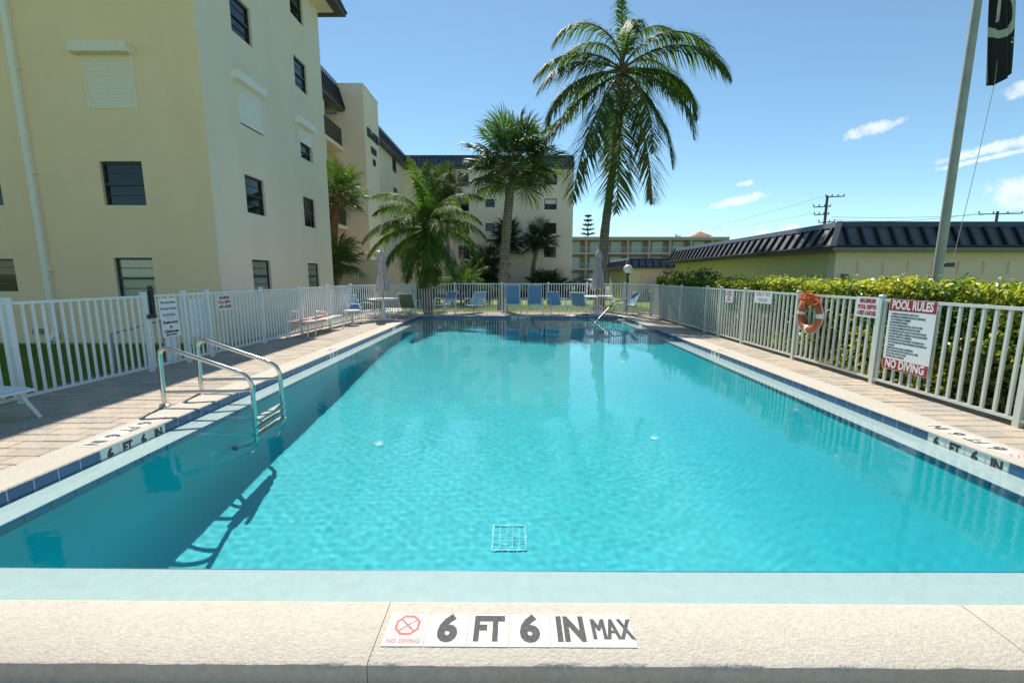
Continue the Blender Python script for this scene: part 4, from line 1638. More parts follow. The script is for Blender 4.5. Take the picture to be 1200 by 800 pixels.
def garage_one():
    o = empty('garage_building')
    tag(o, 'low garage with black ribbed mansard roof and panelled doors behind the right hedge', 'building')
    X0, X1, Y0, Y1 = 9.0, 34.0, 12.35, 24.6
    b = MB(); b.box((X0, Y0 + 0.25, GZ), (X1, Y1, 2.25)); b.build('wall', olive_w, o)
    f = MB()
    doors = [(0.55 + k * 5.3, 0.55 + k * 5.3 + 4.9) for k in range(4)]
    wall_mesh(f, (X0 - 0.003, Y0, GZ), (1, 0, 0), (0, 0, 1), X1 - X0, 2.6, [(a, -0.1, c, 2.32) for a, c in doors], (0, -1, 0), 0.2)
    f.quad((X0 - 0.003, Y0, GZ), (X0 - 0.003, Y0 + 0.27, GZ), (X0 - 0.003, Y0 + 0.27, 2.3), (X0 - 0.003, Y0, 2.3))
    f.build('front_wall', garage_w, o, fix=False)
    P = frame_of((1, 0, 0), (0, -1, 0), (X0, Y0, GZ))
    for a, c in doors[:2]:
        garage_door(o, P, a, c)
    mansard(o, X0, X1, Y0, Y1, 2.28, 2.98, 0.38, 0.0, 'lfb', rib=0.42)
    l = MB()
    wbox(l, P, 0.18, 1.55, 0.34, 1.86, 0.0, 0.12)
    lm = l.build('wall_lamp', mat('lamp_bronze', (0.20, 0.14, 0.06), 0.5), o)
    l = MB(); wbox(l, P, 0.20, 1.58, 0.32, 1.80, 0.12, 0.13); l.build('lamp_glass', mat('amber_glass', (0.45, 0.33, 0.16), 0.3), lm)


def garage_two():
    o = empty('garage_building')
    tag(o, 'small farther garage with dark mansard roof just right of the coconut trunk', 'building')
    X0, X1, Y0, Y1 = 8.45, 22.0, 32.4, 38.7
    b = MB(); b.box((X0, Y0 + 0.25, GZ), (X1, Y1, 2.1)); b.build('wall', olive_w, o)
    f = MB(); wall_mesh(f, (X0 - 0.003, Y0, GZ), (1, 0, 0), (0, 0, 1), X1 - X0, 2.4, [(0.9, -0.1, 4.2, 2.1), (5.0, -0.1, 8.3, 2.1)], (0, -1, 0), 0.2)
    f.quad((X0 - 0.003, Y0, GZ), (X0 - 0.003, Y0 + 0.27, GZ), (X0 - 0.003, Y0 + 0.27, 2.1), (X0 - 0.003, Y0, 2.1))
    f.build('front_wall', garage_w, o, fix=False)
    P = frame_of((1, 0, 0), (0, -1, 0), (X0, Y0, GZ))
    garage_door(o, P, 0.9, 4.2, 2.1)
    mansard(o, X0, X1, Y0, Y1, 2.12, 2.80, 0.35, 0.0, 'lfb', rib=0.5)


garage_one()
garage_two()

# ------------------------------------------------------------------ palms, hedge, shrubs
leaf_coco = mat('coconut_leaf', (1, 1, 1), 0.62, attr='shade', transl=0.42, spec=0.22)
leaf_fan = mat('fan_leaf', (1, 1, 1), 0.5, attr='shade', transl=0.36, spec=0.25)
leaf_hedge = mat('hedge_leaf', (1, 1, 1), 0.38, attr='shade', transl=0.35, spec=0.5)


def trunk_mat(name, c1, c2):
    m = bpy.data.materials.new(name)
    m.use_nodes = True
    nt = m.node_tree
    N, L = nt.nodes.new, nt.links.new
    b = nt.nodes['Principled BSDF']
    b.inputs['Roughness'].default_value = 0.95
    tc = N('ShaderNodeTexCoord')
    wv = N('ShaderNodeTexWave')
    wv.wave_type = 'BANDS'
    wv.bands_direction = 'Z'
    wv.inputs['Scale'].default_value = 2.6
    wv.inputs['Distortion'].default_value = 2.5
    wv.inputs['Detail'].default_value = 3
    L(tc.outputs['Object'], wv.inputs['Vector'])
    n = N('ShaderNodeTexNoise')
    n.inputs['Scale'].default_value = 9
    n.inputs['Detail'].default_value = 7
    L(tc.outputs['Object'], n.inputs['Vector'])
    mx = N('ShaderNodeMix')
    mx.data_type = 'FLOAT'
    mx.inputs['Factor'].default_value = 0.8
    L(wv.outputs['Fac'], mx.inputs['A'])
    L(n.outputs['Fac'], mx.inputs['B'])
    rp = N('ShaderNodeValToRGB')
    rp.color_ramp.elements[0].color = (*c1, 1)
    rp.color_ramp.elements[1].color = (*c2, 1)
    rp.color_ramp.elements[0].position = 0.3
    rp.color_ramp.elements[1].position = 0.72
    L(mx.outputs[0], rp.inputs['Fac'])
    L(rp.outputs[0], b.inputs['Base Color'])
    bp = N('ShaderNodeBump')
    bp.inputs['Strength'].default_value = 0.9
    bp.inputs['Distance'].default_value = 0.03
    L(mx.outputs[0], bp.inputs['Height'])
    L(bp.outputs[0], b.inputs['Normal'])
    return m


bark_coco = trunk_mat('coconut_bark', (0.10, 0.085, 0.065), (0.24, 0.21, 0.165))
bark_sabal = trunk_mat('sabal_bark', (0.12, 0.09, 0.065), (0.29, 0.235, 0.18))
bark_red = trunk_mat('boot_bark', (0.10, 0.055, 0.035), (0.24, 0.14, 0.09))


def frond_mesh(e0, bend, Ln, seed, n=84, wide=1.28, tone=(0.085, 0.14, 0.038), tip=(0.10, 0.12, 0.02), dry=0.0, hang=1.0):
    """feather frond along local +x: arching rachis, drooping leaflets both sides"""
    q = random.Random(seed)
    b = MB()
    S = 22
    pts = [Vector((0, 0, 0))]
    sw = q.uniform(-0.12, 0.12)
    for i in range(S):
        t = (i + 0.5) / S
        e = RAD(e0 - bend * t ** 1.25)
        y = sw * t * t
        pts.append(pts[-1] + Vector((math.cos(e) * math.cos(y), math.cos(e) * math.sin(y), math.sin(e))) * (Ln / S))
    b.cur = tuple(0.6 * a + 0.4 * c for a, c in zip((0.24, 0.22, 0.06), tone))
    b.tube(pts, [0.045 * (1 - 0.85 * i / S) * (Ln / 4.2) ** 0.5 + 0.004 for i in range(S + 1)], 5, caps=False)
    def at_(t):
        f = t * S
        i = min(int(f), S - 1)
        p = pts[i].lerp(pts[i + 1], f - i)
        return p, (pts[i + 1] - pts[i]).normalized()
    for i in range(n):
        t = 0.13 + 0.865 * (i + 0.3) / n
        p, d = at_(t)
        side = Vector((-d.y, d.x, 0))
        if side.length < 0.05:
            side = Vector((0, 1, 0))
        side.normalize()
        up = side.cross(d) * -1
        if up.z < 0:
            up = -up
        L0 = Ln * 0.235 * wide * (math.sin(math.pi * min(1, 0.12 + 0.86 * t)) ** 0.65) * q.uniform(0.72, 1.15) * (1.0 if t < 0.85 else 1 - 0.4 * (t - 0.85) / 0.15)
        fw = 0.55 + 0.9 * t
        for sg in (-1, 1):
            if q.random() < 0.07:
                continue
            dirv = (side * sg * q.uniform(0.8, 1.15) + d * fw * q.uniform(0.75, 1.25) + up * q.uniform(-0.05, 0.32)).normalized()
            droop = hang * q.uniform(0.9, 1.7) * max(0.15, math.sqrt(max(0.0, 1 - d.z * d.z)) if d.z < 0 else 1.0)
            w = 0.047 * (Ln / 4.2) ** 0.5
            v1 = p + dirv * (L0 * 0.38) - Vector((0, 0, 1)) * (droop * L0 * 0.10)
            v2 = v1 + (dirv - Vector((0, 0, 1)) * (droop * 1.05)).normalized() * (L0 * 0.62)
            wv = dirv.cross(up)
            if wv.length < 0.1:
                wv = d.copy()
            wv = (wv.normalized() * 0.9 + up * 0.35 * sg).normalized() * (w / 2)
            k = q.uniform(0.72, 1.3)
            mixt = max(0, t - 0.55) * 0.8 + dry
            c = [(a * (1 - mixt) + z * mixt) * k for a, z in zip(tone, tip)]
            if q.random() < 0.04 + dry * 0.3:
                c = [0.20 * k, 0.15 * k, 0.04 * k]
            b.cur = tuple(c)
            b.add([p - wv * 0.7, p + wv * 0.7, v1 + wv, v1 - wv, v2], [(0, 1, 2, 3), (3, 2, 4)])
    return b.mesh('frond', leaf_coco, fix=False)


def fan_mesh(seed, pet=1.0, R=0.85, n=40, tone=(0.045, 0.085, 0.02), droop=0.5, spread=150, stiff=False):
    """costapalmate fan leaf: petiole along +x, blade of folded segments round its end"""
    q = random.Random(seed)
    b = MB()
    pts = [Vector((pet * t, 0, 0.10 * pet * math.sin(t * 1.6) - 0.10 * pet * t * t)) for t in [i / 6 for i in range(7)]]
    b.cur = (0.11, 0.14, 0.03)
    b.tube(pts, [0.024 * (1 - 0.5 * i / 6) for i in range(7)], 4, caps=False)
    hub = pts[-1]
    for i in range(n):
        a = RAD(-spread + 2 * spread * (i + 0.5) / n)
        Lr = R * (0.72 + 0.28 * math.cos(a / 2)) * q.uniform(0.88, 1.08)
        # the mid rib carries on forward and curves down
        base = hub + Vector((max(0, math.cos(a)) * 0.25 * R, 0, -0.03 * max(0, math.cos(a))))
        dv = Vector((math.cos(a), math.sin(a), 0.12 + q.uniform(-0.10, 0.10) - 0.12 * abs(math.sin(a)))).normalized()
        m1 = base + dv * (Lr * 0.5)
        m2 = m1 + (dv - Vector((0, 0, droop * q.uniform(0.35, 1.1)))).normalized() * (Lr * 0.30)
        m3 = m2 + (dv - Vector((0, 0, 2.2 * droop * q.uniform(0.4, 1.2)))).normalized() * (Lr * 0.24)
        wv = Vector((-dv.y, dv.x, 0)).normalized()
        w = 2 * math.pi * (spread / 180) * (Lr * 0.5) / n * 0.85
        fold = Vector((0, 0, w * 0.35 * (1 if i % 2 else -1)))
        k = q.uniform(0.7, 1.35)
        b.cur = tuple(c * k for c in tone)
        b.add([hub, m1 - wv * w / 2 - fold, m1 + wv * w / 2 + fold, m2 - wv * w * 0.3, m2 + wv * w * 0.3, m3],
              [(0, 2, 1), (1, 2, 4, 3), (3, 4, 5)])
    return b.mesh('leaf', leaf_fan, fix=False)


def trunk(parent, pts, radii, m, n=14, name='trunk'):
    b = MB()
    # more rings for a knobbly outline
    P = [Vector(p) for p in pts]
    sp, sr = [], []
    K = 10
    q = random.Random(len(P) + int(P[0].x * 100))
    for i in range(len(P) - 1):
        a = P[max(i - 1, 0)]; p = P[i]; c = P[i + 1]; d = P[min(i + 2, len(P) - 1)]
        for k in range(K):
            t = k / K
            v = 0.5 * ((2 * p) + (c - a) * t + (2 * a - 5 * p + 4 * c - d) * t * t + (3 * p - a - 3 * c + d) * t ** 3)
            sp.append(v)
            sr.append((radii[i] * (1 - t) + radii[i + 1] * t) * (1 + q.uniform(-0.05, 0.05)))
    sp.append(P[-1]); sr.append(radii[-1])
    b.tube(sp, sr, n)
    return b.build(name, m, parent)


def coconut_palm(base, path, radii, fronds, label, seed, group='palm trees', coconuts=0, tone=(0.088, 0.145, 0.04)):
    o = empty('coconut_palm', base)
    tag(o, label, 'palm tree', group)
    B = Vector(base)
    trunk(o, [Vector(p) - B for p in path], radii, bark_coco)
    top = Vector(path[-1]) - B
    for i, (az, e0, bend, Ln, dry) in enumerate(fronds):
        me = frond_mesh(e0, bend, Ln, seed * 97 + i, dry=dry, tone=tone)
        inst('frond', me, o, top + Vector((0, 0, 0.12 + 0.25 * max(0, e0) / 90)), (0, 0, RAD(az)))
    # fibrous crown shaft
    b = MB()
    q = random.Random(seed)
    for k in range(16):
        a = q.uniform(0, 6.28)
        b.obox(top + Vector((0.08 * math.cos(a), 0.08 * math.sin(a), -0.25)), top + Vector((0.22 * math.cos(a), 0.22 * math.sin(a), q.uniform(0.2, 0.55))), 0.09, 0.03)
    b.build('crown_shaft', bark_red, o)
    cm = mat('coconut_green', (0.11, 0.12, 0.03), 0.5, col2=(0.20, 0.14, 0.04), vscale=5)
    for k in range(coconuts):
        a = 6.28 * k / max(1, coconuts) + 0.4
        c = MB()
        c.lathe([(0.0, -0.15), (0.08, -0.12), (0.125, -0.02), (0.11, 0.07), (0.05, 0.14), (0.0, 0.15)], 10)
        inst('coconut', c.mesh('coconut', cm), o, top + Vector((0.3 * math.cos(a), 0.3 * math.sin(a), -0.22 - 0.1 * (k % 2))))
    return o


_fans = {}


def fan_palm(base, path, radii, n, R, label, seed, elev=(-45, 85), pet=1.0, blade=0.9, m=None, tone=(0.045, 0.085, 0.02), name='sabal_palm', squash=1.0, droop=0.5, nseg=40, boots=True):
    o = empty(name, base)
    tag(o, label, 'palm tree', 'palm trees')
    B = Vector(base)
    if path:
        trunk(o, [Vector(p) - B for p in path], radii, m or bark_sabal)
        top = Vector(path[-1]) - B
    else:
        top = Vector((0, 0, 0.2))
    q = random.Random(seed)
    key = (tone, pet, blade, droop, nseg)
    if key not in _fans:
        _fans[key] = [fan_mesh(seed * 31 + k, pet, blade, n=nseg, tone=tuple(c * s for c in tone), droop=droop * d)
                      for k, (s, d) in enumerate(((1.0, 1.0), (0.75, 1.3), (1.25, 0.7), (0.95, 1.6)))]
    ms = _fans[key]
    ga = 2.39996
    for i in range(n):
        f = (i + 0.5) / n
        e = elev[1] + (elev[0] - elev[1]) * f ** 0.8 + q.uniform(-7, 7)
        az = i * ga + q.uniform(-0.25, 0.25)
        s = R * q.uniform(0.85, 1.12)
        inst('leaf', q.choice(ms), o, top + Vector((0.10 * math.cos(az), 0.10 * math.sin(az), 0.10 * math.sin(RAD(e)))), (q.uniform(-0.35, 0.35), -RAD(e), az), (s, s, s))
    if boots and path:
        b = MB()
        r0 = radii[-1]
        for k in range(26):
            a = k * ga
            z = -0.75 * (k / 26)
            u = Vector((math.cos(a), math.sin(a), 0))
            b.obox(top + u * (r0 * 0.8) + Vector((0, 0, z)), top + u * (r0 * 1.6 + 0.10) + Vector((0, 0, z + 0.30)), 0.09, 0.03, u)
        b.build('leaf_boots', bark_red, o)
    return o


# the tall coconut palm right of centre
A_FR = [(180, 80, 150, 4.1, 0), (150, 68, 125, 3.6, 0), (92, 87, 25, 3.4, 0), (15, 82, 128, 3.7, 0), (0, 58, 128, 5.0, 0.02), (-12, 36, 106, 4.9, 0.05),
        (8, 16, 96, 4.3, 0.1), (-28, 2, 80, 3.8, 0.05), (180, 36, 95, 4.1, 0), (191, 20, 84, 4.1, 0.02), (196, -28, 46, 6.1, 0.1), (222, -46, 34, 6.3, 0.15),
        (258, -60, 24, 6.2, 0.25), (302, -60, 24, 5.8, 0.85), (336, -42, 44, 4.6, 0.1), (60, 32, 90, 4.3, 0), (120, 26, 90, 4.3, 0), (85, -25, 50, 4.8, 0.1), (268, 48, 118, 3.7, 0),
        (206, -8, 66, 4.8, 0.08), (170, 8, 85, 3.9, 0.05), (322, -16, 68, 4.6, 0.1), (242, -24, 55, 5.4, 0.15), (282, -30, 52, 5.0, 0.15), (30, 40, 110, 4.4, 0)]
coconut_palm((3.85, 19.0, GZ), [(3.72, 19.0, GZ), (3.74, 19.0, 0.6), (3.84, 19.0, 3.0), (4.02, 19.0, 5.0), (4.25, 19.0, 7.2), (4.36, 19.0, 9.55)], [0.36, 0.245, 0.195, 0.165, 0.145, 0.13],
             A_FR, 'tall coconut palm with long drooping fronds right of centre behind the closed umbrella', 3, coconuts=7)
# the short coconut palm on the left
C_FR = [(100, 80, 35, 3.3, 0), (75, 74, 50, 3.3, 0), (260, 76, 60, 3.1, 0), (170, 68, 95, 3.1, 0), (10, 70, 100, 3.0, 0), (175, 55, 100, 2.7, 0), (150, 38, 95, 3.0, 0), (200, 25, 90, 3.0, 0.05), (185, 8, 78, 3.0, 0.1), (215, -18, 60, 3.0, 0.15), (245, -36, 44, 2.7, 0.1), (270, -46, 38, 2.7, 0.15), (292, -40, 44, 2.7, 0.4), (256, -8, 70, 2.9, 0.1), (284, 0, 80, 2.9, 0.1),
        (312, -20, 58, 3.0, 0.1), (340, 5, 78, 2.9, 0), (0, 30, 95, 2.9, 0), (15, 50, 105, 2.7, 0), (85, 78, 40, 2.9, 0), (110, 66, 60, 2.9, 0), (60, 60, 75, 2.8, 0), (270, 70, 75, 2.5, 0),
        (230, 55, 95, 2.6, 0), (320, 50, 95, 2.6, 0), (40, 20, 80, 2.8, 0), (135, 10, 80, 2.8, 0), (90, 0, 60, 2.8, 0), (255, 35, 105, 2.7, 0), (295, 28, 105, 2.7, 0)]
coconut_palm((-3.68, 18.35, GZ), [(-3.70, 18.35, GZ), (-3.70, 18.35, 0.8), (-3.68, 18.35, 2.2), (-3.62, 18.35, 3.25)], [0.26, 0.20, 0.18, 0.16],
             C_FR, 'short bushy coconut palm behind the back fence left of centre', 5, coconuts=3, tone=(0.085, 0.16, 0.028))
# sabal palm in the centre
fan_palm((-0.45, 18.9, GZ), [(-0.52, 18.9, GZ), (-0.50, 18.9, 1.0), (-0.38, 18.9, 3.0), (-0.22, 18.9, 4.8), (-0.10, 18.9, 6.1)], [0.25, 0.215, 0.205, 0.19, 0.21],
         46, 1.04, 'cabbage palm with round dense crown standing at centre behind the blue chairs', 7, pet=1.05, blade=0.95, elev=(-42, 86), tone=(0.06, 0.105, 0.028))
# two palms in the gap behind the near building
fan_palm((-8.9, 21.5, GZ), [(-9.1, 21.5, GZ), (-9.0, 21.5, 2.0), (-8.8, 21.5, 3.8), (-8.55, 21.5, 5.35)], [0.26, 0.22, 0.21, 0.22], 30, 0.82,
         'cabbage palm with red-brown trunk at the corner of the yellow building', 9, m=bark_red, tone=(0.06, 0.11, 0.02), elev=(-35, 85), pet=0.9, blade=0.9)
fan_palm((-8.3, 20.2, GZ), [(-8.45, 20.2, GZ), (-8.4, 20.2, 1.2), (-8.25, 20.2, 2.1)], [0.24, 0.22, 0.18], 24, 0.78,
         'low fan palm with glossy drooping leaves beside the yellow building', 10, tone=(0.06, 0.115, 0.025), elev=(-40, 80), pet=0.8, blade=0.95, droop=0.9)
# slim fan palm before the back block
fan_palm((-5.2, 34.0, GZ), [(-5.2, 34.0, GZ), (-5.15, 34.0, 4.0), (-5.1, 34.0, 8.3)], [0.2, 0.16, 0.15], 32, 0.95,
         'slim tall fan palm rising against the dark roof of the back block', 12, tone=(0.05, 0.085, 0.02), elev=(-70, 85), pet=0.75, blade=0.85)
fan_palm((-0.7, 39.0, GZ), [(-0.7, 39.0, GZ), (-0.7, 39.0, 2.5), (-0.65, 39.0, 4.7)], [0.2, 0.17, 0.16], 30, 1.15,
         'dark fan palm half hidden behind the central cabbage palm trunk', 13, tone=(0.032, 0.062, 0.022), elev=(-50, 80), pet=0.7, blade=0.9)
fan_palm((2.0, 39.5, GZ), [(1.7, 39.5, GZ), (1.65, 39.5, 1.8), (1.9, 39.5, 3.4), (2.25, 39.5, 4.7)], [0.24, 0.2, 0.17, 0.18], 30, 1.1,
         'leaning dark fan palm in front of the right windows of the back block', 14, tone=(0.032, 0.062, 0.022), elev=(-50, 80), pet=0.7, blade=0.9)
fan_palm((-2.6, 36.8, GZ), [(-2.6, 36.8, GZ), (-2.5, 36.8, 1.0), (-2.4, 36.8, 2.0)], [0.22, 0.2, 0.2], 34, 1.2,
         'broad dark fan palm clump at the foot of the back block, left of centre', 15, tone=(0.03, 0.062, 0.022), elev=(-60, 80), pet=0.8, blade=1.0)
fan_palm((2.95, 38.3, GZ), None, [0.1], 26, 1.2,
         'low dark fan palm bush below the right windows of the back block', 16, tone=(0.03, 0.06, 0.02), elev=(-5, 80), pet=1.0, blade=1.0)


def feather_clump(base, label, seed, n=26, Ln=2.2, tone=(0.06, 0.115, 0.02)):
    o = empty('feather_palm', base)
    tag(o, label, 'palm tree', 'palm trees')
    q = random.Random(seed)
    ms = [frond_mesh(e, b_, Ln, seed * 7 + k, n=40, tone=tone) for k, (e, b_) in enumerate(((82, 45), (70, 70), (55, 85), (40, 85), (62, 100)))]
    b = MB()
    for k in range(5):
        a = 1.256 * k
        b.tube([(0.18 * math.cos(a), 0.18 * math.sin(a), 0), (0.22 * math.cos(a), 0.22 * math.sin(a), 0.9)], 0.06, 6)
    b.build('stem', bark_sabal, o)
    for i in range(n):
        s = q.uniform(0.8, 1.15)
        inst('frond', q.choice(ms), o, (q.uniform(-.2, .2), q.uniform(-.2, .2), 0.85), (0, 0, i * 2.4 + q.uniform(-.3, .3)), (s, s, s))


feather_clump((-3.1, 26.5, GZ), 'bright green feather palm clump right of the short coconut palm', 21, Ln=2.3)


def leaf_cloud(name, pts, nrm, size, tones, m, parent, seed, aspect=0.45, jitter=0.8):
    """many leaf-sized faces at the given points"""
    r = np.random.default_rng(seed)
    n = len(pts)
    d = nrm + r.normal(0, jitter, (n, 3))
    d /= np.linalg.norm(d, axis=1, keepdims=True) + 1e-9
    t = np.cross(d, r.normal(0, 1, (n, 3)))
    t /= np.linalg.norm(t, axis=1, keepdims=True) + 1e-9
    s = np.cross(d, t)
    L = (size * r.uniform(0.65, 1.3, n))[:, None]
    W = L * aspect
    a = pts - t * L / 2
    c = pts + t * L / 2 - d * L * 0.12
    b1 = pts + s * W / 2 + d * L * 0.06
    b2 = pts - s * W / 2 + d * L * 0.06
    v = np.stack([a, b1, c, b2], 1).reshape(-1, 3)
    f = np.arange(4 * n).reshape(-1, 4)
    me = bpy.data.meshes.new(name)
    me.vertices.add(4 * n); me.vertices.foreach_set('co', v.ravel())
    me.loops.add(4 * n); me.loops.foreach_set('vertex_index', f.ravel())
    me.polygons.add(n); me.polygons.foreach_set('loop_start', np.arange(0, 4 * n, 4)); me.polygons.foreach_set('loop_total', np.full(n, 4))
    me.update(calc_edges=True)
    ca = me.color_attributes.new('shade', 'FLOAT_COLOR', 'CORNER')
    col = tones(r, pts)
    col = np.concatenate([col, np.ones((n, 1))], 1)
    ca.data.foreach_set('color', np.repeat(col, 4, 0).ravel())
    me.materials.append(m)
    o = bpy.data.objects.new(name, me)
    C.objects.link(o)
    o.parent = parent
    return o


def hedge():
    o = empty('hedge', (6.2, 9.5, GZ))
    tag(o, 'long clipped hedge with yellow-green variegated leaves behind the right fence', 'hedge')
    o.location = (0, 0, 0)
    x0, x1, y0, y1 = 5.38, 6.9, 2.2, 16.6
    r = np.random.default_rng(31)
    def top(x, y):
        out = np.array([1.36 + 0.10 * mnoise.noise(Vector((a * 1.3, b * 0.9, 0.5))) + 0.09 * mnoise.noise(Vector((a * 4.0, b * 4.0, 7.5))) + (0.0 if b < 13.5 else 0.03 * (b - 13.5)) for a, b in zip(x, y)])
        return out
    P, Nn = [], []
    n = 34000
    x = r.uniform(x0, x1, n); y = r.uniform(y0, y1, n)
    z = top(x, y) - r.exponential(0.07, n) + (r.random(n) < 0.05) * r.uniform(0, 0.12, n)
    P.append(np.stack([x, y, z], -1)); Nn.append(np.tile([0, 0, 1.0], (n, 1)))
    n = 44000                                  # the face behind the fence
    y = r.uniform(y0, y1, n)
    h = r.uniform(0, 1, n)
    tz = top(np.full(n, x0), y)
    z = GZ + 0.03 + (tz - GZ) * h
    bulge = np.array([0.10 * mnoise.noise(Vector((b * 1.6, c * 1.8, 3.3))) for b, c in zip(y, z)])
    x = x0 + 0.05 + bulge + r.exponential(0.12, n)
    P.append(np.stack([x, y, z], -1)); Nn.append(np.tile([-1.0, 0, 0.35], (n, 1)))
    n = 5000
    x = r.uniform(x0, x1, n); y = y1 - r.exponential(0.1, n); z = GZ + (top(x, y) - GZ) * r.uniform(0, 1, n)
    P.append(np.stack([x, y, z], -1)); Nn.append(np.tile([0, 1.0, 0.3], (n, 1)))
    pts, nn = np.concatenate(P), np.concatenate(Nn)
    def tones(r, p):
        n = len(p)
        pat = np.array([mnoise.noise(Vector((a * 1.6, b * 1.1, c * 1.6))) for a, b, c in p])
        k = r.uniform(0.7, 1.3, n)
        base = np.array([0.05, 0.105, 0.018]) * k[:, None]
        mid = np.array([0.18, 0.28, 0.035]) * k[:, None]
        yel = np.array([0.54, 0.49, 0.07]) * k[:, None]
        u = r.random(n)
        yp = np.clip(0.20 + 0.75 * pat + 0.22 * (p[:, 2] > 1.05) - 0.30 * (p[:, 1] > 12.5), 0.03, 0.75)
        c = np.where((u < yp)[:, None], yel, np.where((u < yp + 0.38)[:, None], mid, base))
        return c
    leaf_cloud('foliage', pts, nn, 0.085, tones, leaf_hedge, o, 5, aspect=0.42)
    b = MB()
    q = random.Random(5)
    for i in range(150):                        # stems and branches inside
        y = q.uniform(y0, y1); x = q.uniform(x0 + 0.15, x1 - 0.2)
        p = Vector((x, y, GZ - 0.02))
        for k in range(3):
            d = Vector((q.uniform(-0.4, 0.4), q.uniform(-0.4, 0.4), 1)).normalized()
            b.tube([p, p + d * 0.5, p + d * 1.0 + Vector((q.uniform(-.2, .2), q.uniform(-.2, .2), 0.25))], [0.014, 0.010, 0.004], 4, caps=False)
    b.build('stem', mat('hedge_stem', (0.10, 0.075, 0.05), 0.9), o)
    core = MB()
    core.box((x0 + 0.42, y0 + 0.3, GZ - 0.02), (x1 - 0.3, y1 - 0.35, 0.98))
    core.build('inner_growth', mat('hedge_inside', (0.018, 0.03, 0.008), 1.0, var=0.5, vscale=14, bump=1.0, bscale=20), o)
    # a few tall shoots at the far end
    pp = []
    for k in range(26):
        cx, cy, cz = q.uniform(5.3, 6.4), q.uniform(12.8, 16.4), 1.40 + q.uniform(0, 0.22)
        for j in range(22):
            pp.append((cx + q.gauss(0, 0.09), cy + q.gauss(0, 0.09), cz + q.gauss(0, 0.06)))
    pp = np.array(pp)
    leaf_cloud('young_growth', pp, np.tile([0, 0, 1.0], (len(pp), 1)), 0.11, lambda r, p: np.array([0.035, 0.075, 0.016]) * r.uniform(0.7, 1.4, (len(p), 1)), leaf_hedge, o, 6, aspect=0.4)['kind'] = 'stuff'


hedge()


def shrub(base, rx, ry, h, label, seed, tone, n=2600, size=0.10, name='shrub'):
    o = empty(name, base)
    tag(o, label, 'shrub', 'shrubs')
    r = np.random.default_rng(seed)
    u = r.normal(0, 1, (n, 3)); u /= np.linalg.norm(u, axis=1, keepdims=True)
    u[:, 2] = np.abs(u[:, 2]) * 1.0 - 0.15
    rad = r.uniform(0.55, 1.0, n) ** 0.5
    lump = np.array([1 + 0.22 * mnoise.noise(Vector(a) * 2.2 + Vector((seed, 0, 0))) for a in u])
    p = u * (rad * lump)[:, None] * np.array([rx, ry, h / 1.1]) + np.array([0, 0, h * 0.12])
    leaf_cloud('foliage', p, u, size, lambda r, p: np.array(tone) * r.uniform(0.55, 1.5, (len(p), 1)), leaf_hedge, o, seed)
    b = MB()
    q = random.Random(seed)
    for k in range(7):
        a = q.uniform(0, 6.28)
        b.tube([(0, 0, 0), (0.3 * rx * math.cos(a), 0.3 * ry * math.sin(a), h * 0.4), (0.6 * rx * math.cos(a), 0.6 * ry * math.sin(a), h * 0.75)], [0.03, 0.02, 0.008], 5)
    b.build('stem', mat('hedge_stem', (0.10, 0.075, 0.05), 0.9), o)


shrub((5.6, 37.0, GZ), 1.2, 1.0, 2.2, 'rounded green shrub by the right corner of the back block', 41, (0.09, 0.15, 0.03))
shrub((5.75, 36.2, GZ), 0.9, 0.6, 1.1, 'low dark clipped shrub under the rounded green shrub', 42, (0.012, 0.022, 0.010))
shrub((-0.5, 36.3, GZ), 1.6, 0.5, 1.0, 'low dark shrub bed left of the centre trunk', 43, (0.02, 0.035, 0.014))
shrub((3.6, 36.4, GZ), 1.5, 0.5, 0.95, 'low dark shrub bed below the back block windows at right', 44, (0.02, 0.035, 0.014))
shrub((-2.3, 27.5, GZ), 1.0, 0.8, 1.7, 'dense dark shrub at the foot of the feather palm', 45, (0.03, 0.06, 0.02))
shrub((-5.0, 24.5, GZ), 0.9, 0.7, 2.0, 'leafy shrub behind the short coconut palm trunk', 46, (0.05, 0.085, 0.025))
shrub((-8.4, 24.0, GZ), 0.9, 0.6, 1.3, 'dark shrub in front of the low patio wall', 47, (0.03, 0.05, 0.018))


def norfolk_pine():
    o = empty('norfolk_pine', (16.2, 98.0, GZ))
    tag(o, 'distant tiered pine poking above the hotel roof', 'pine tree')
    b = MB(); b.tube([(0, 0, 0), (0, 0, 15.5)], [0.35, 0.04], 8); b.build('trunk', bark_coco, o)
    r = np.random.default_rng(2)
    P, Nn = [], []
    for k in range(13):
        z = 3.0 + k * 0.98
        R = 3.3 * (1 - (z - 2) / 14.6) + 0.35
        for a in np.arange(0, 6.28, 6.28 / 9) + k * 0.4:
            n = 90
            t = r.uniform(0.05, 1, n)
            w = 0.28 * R * (0.4 + 0.6 * t) * r.normal(0, 0.35, n)
            x = R * t * np.cos(a) - w * np.sin(a); y = R * t * np.sin(a) + w * np.cos(a)
            P.append(np.stack([x, y, z + 0.22 * t * t * R + r.normal(0, 0.07, n)], -1))
    P = np.concatenate(P)
    leaf_cloud('foliage', P, np.tile([0, 0, 1.0], (len(P), 1)), 0.30, lambda r, p: np.array([0.02, 0.045, 0.022]) * r.uniform(0.6, 1.4, (len(p), 1)), leaf_hedge, o, 3, aspect=0.3)


norfolk_pine()

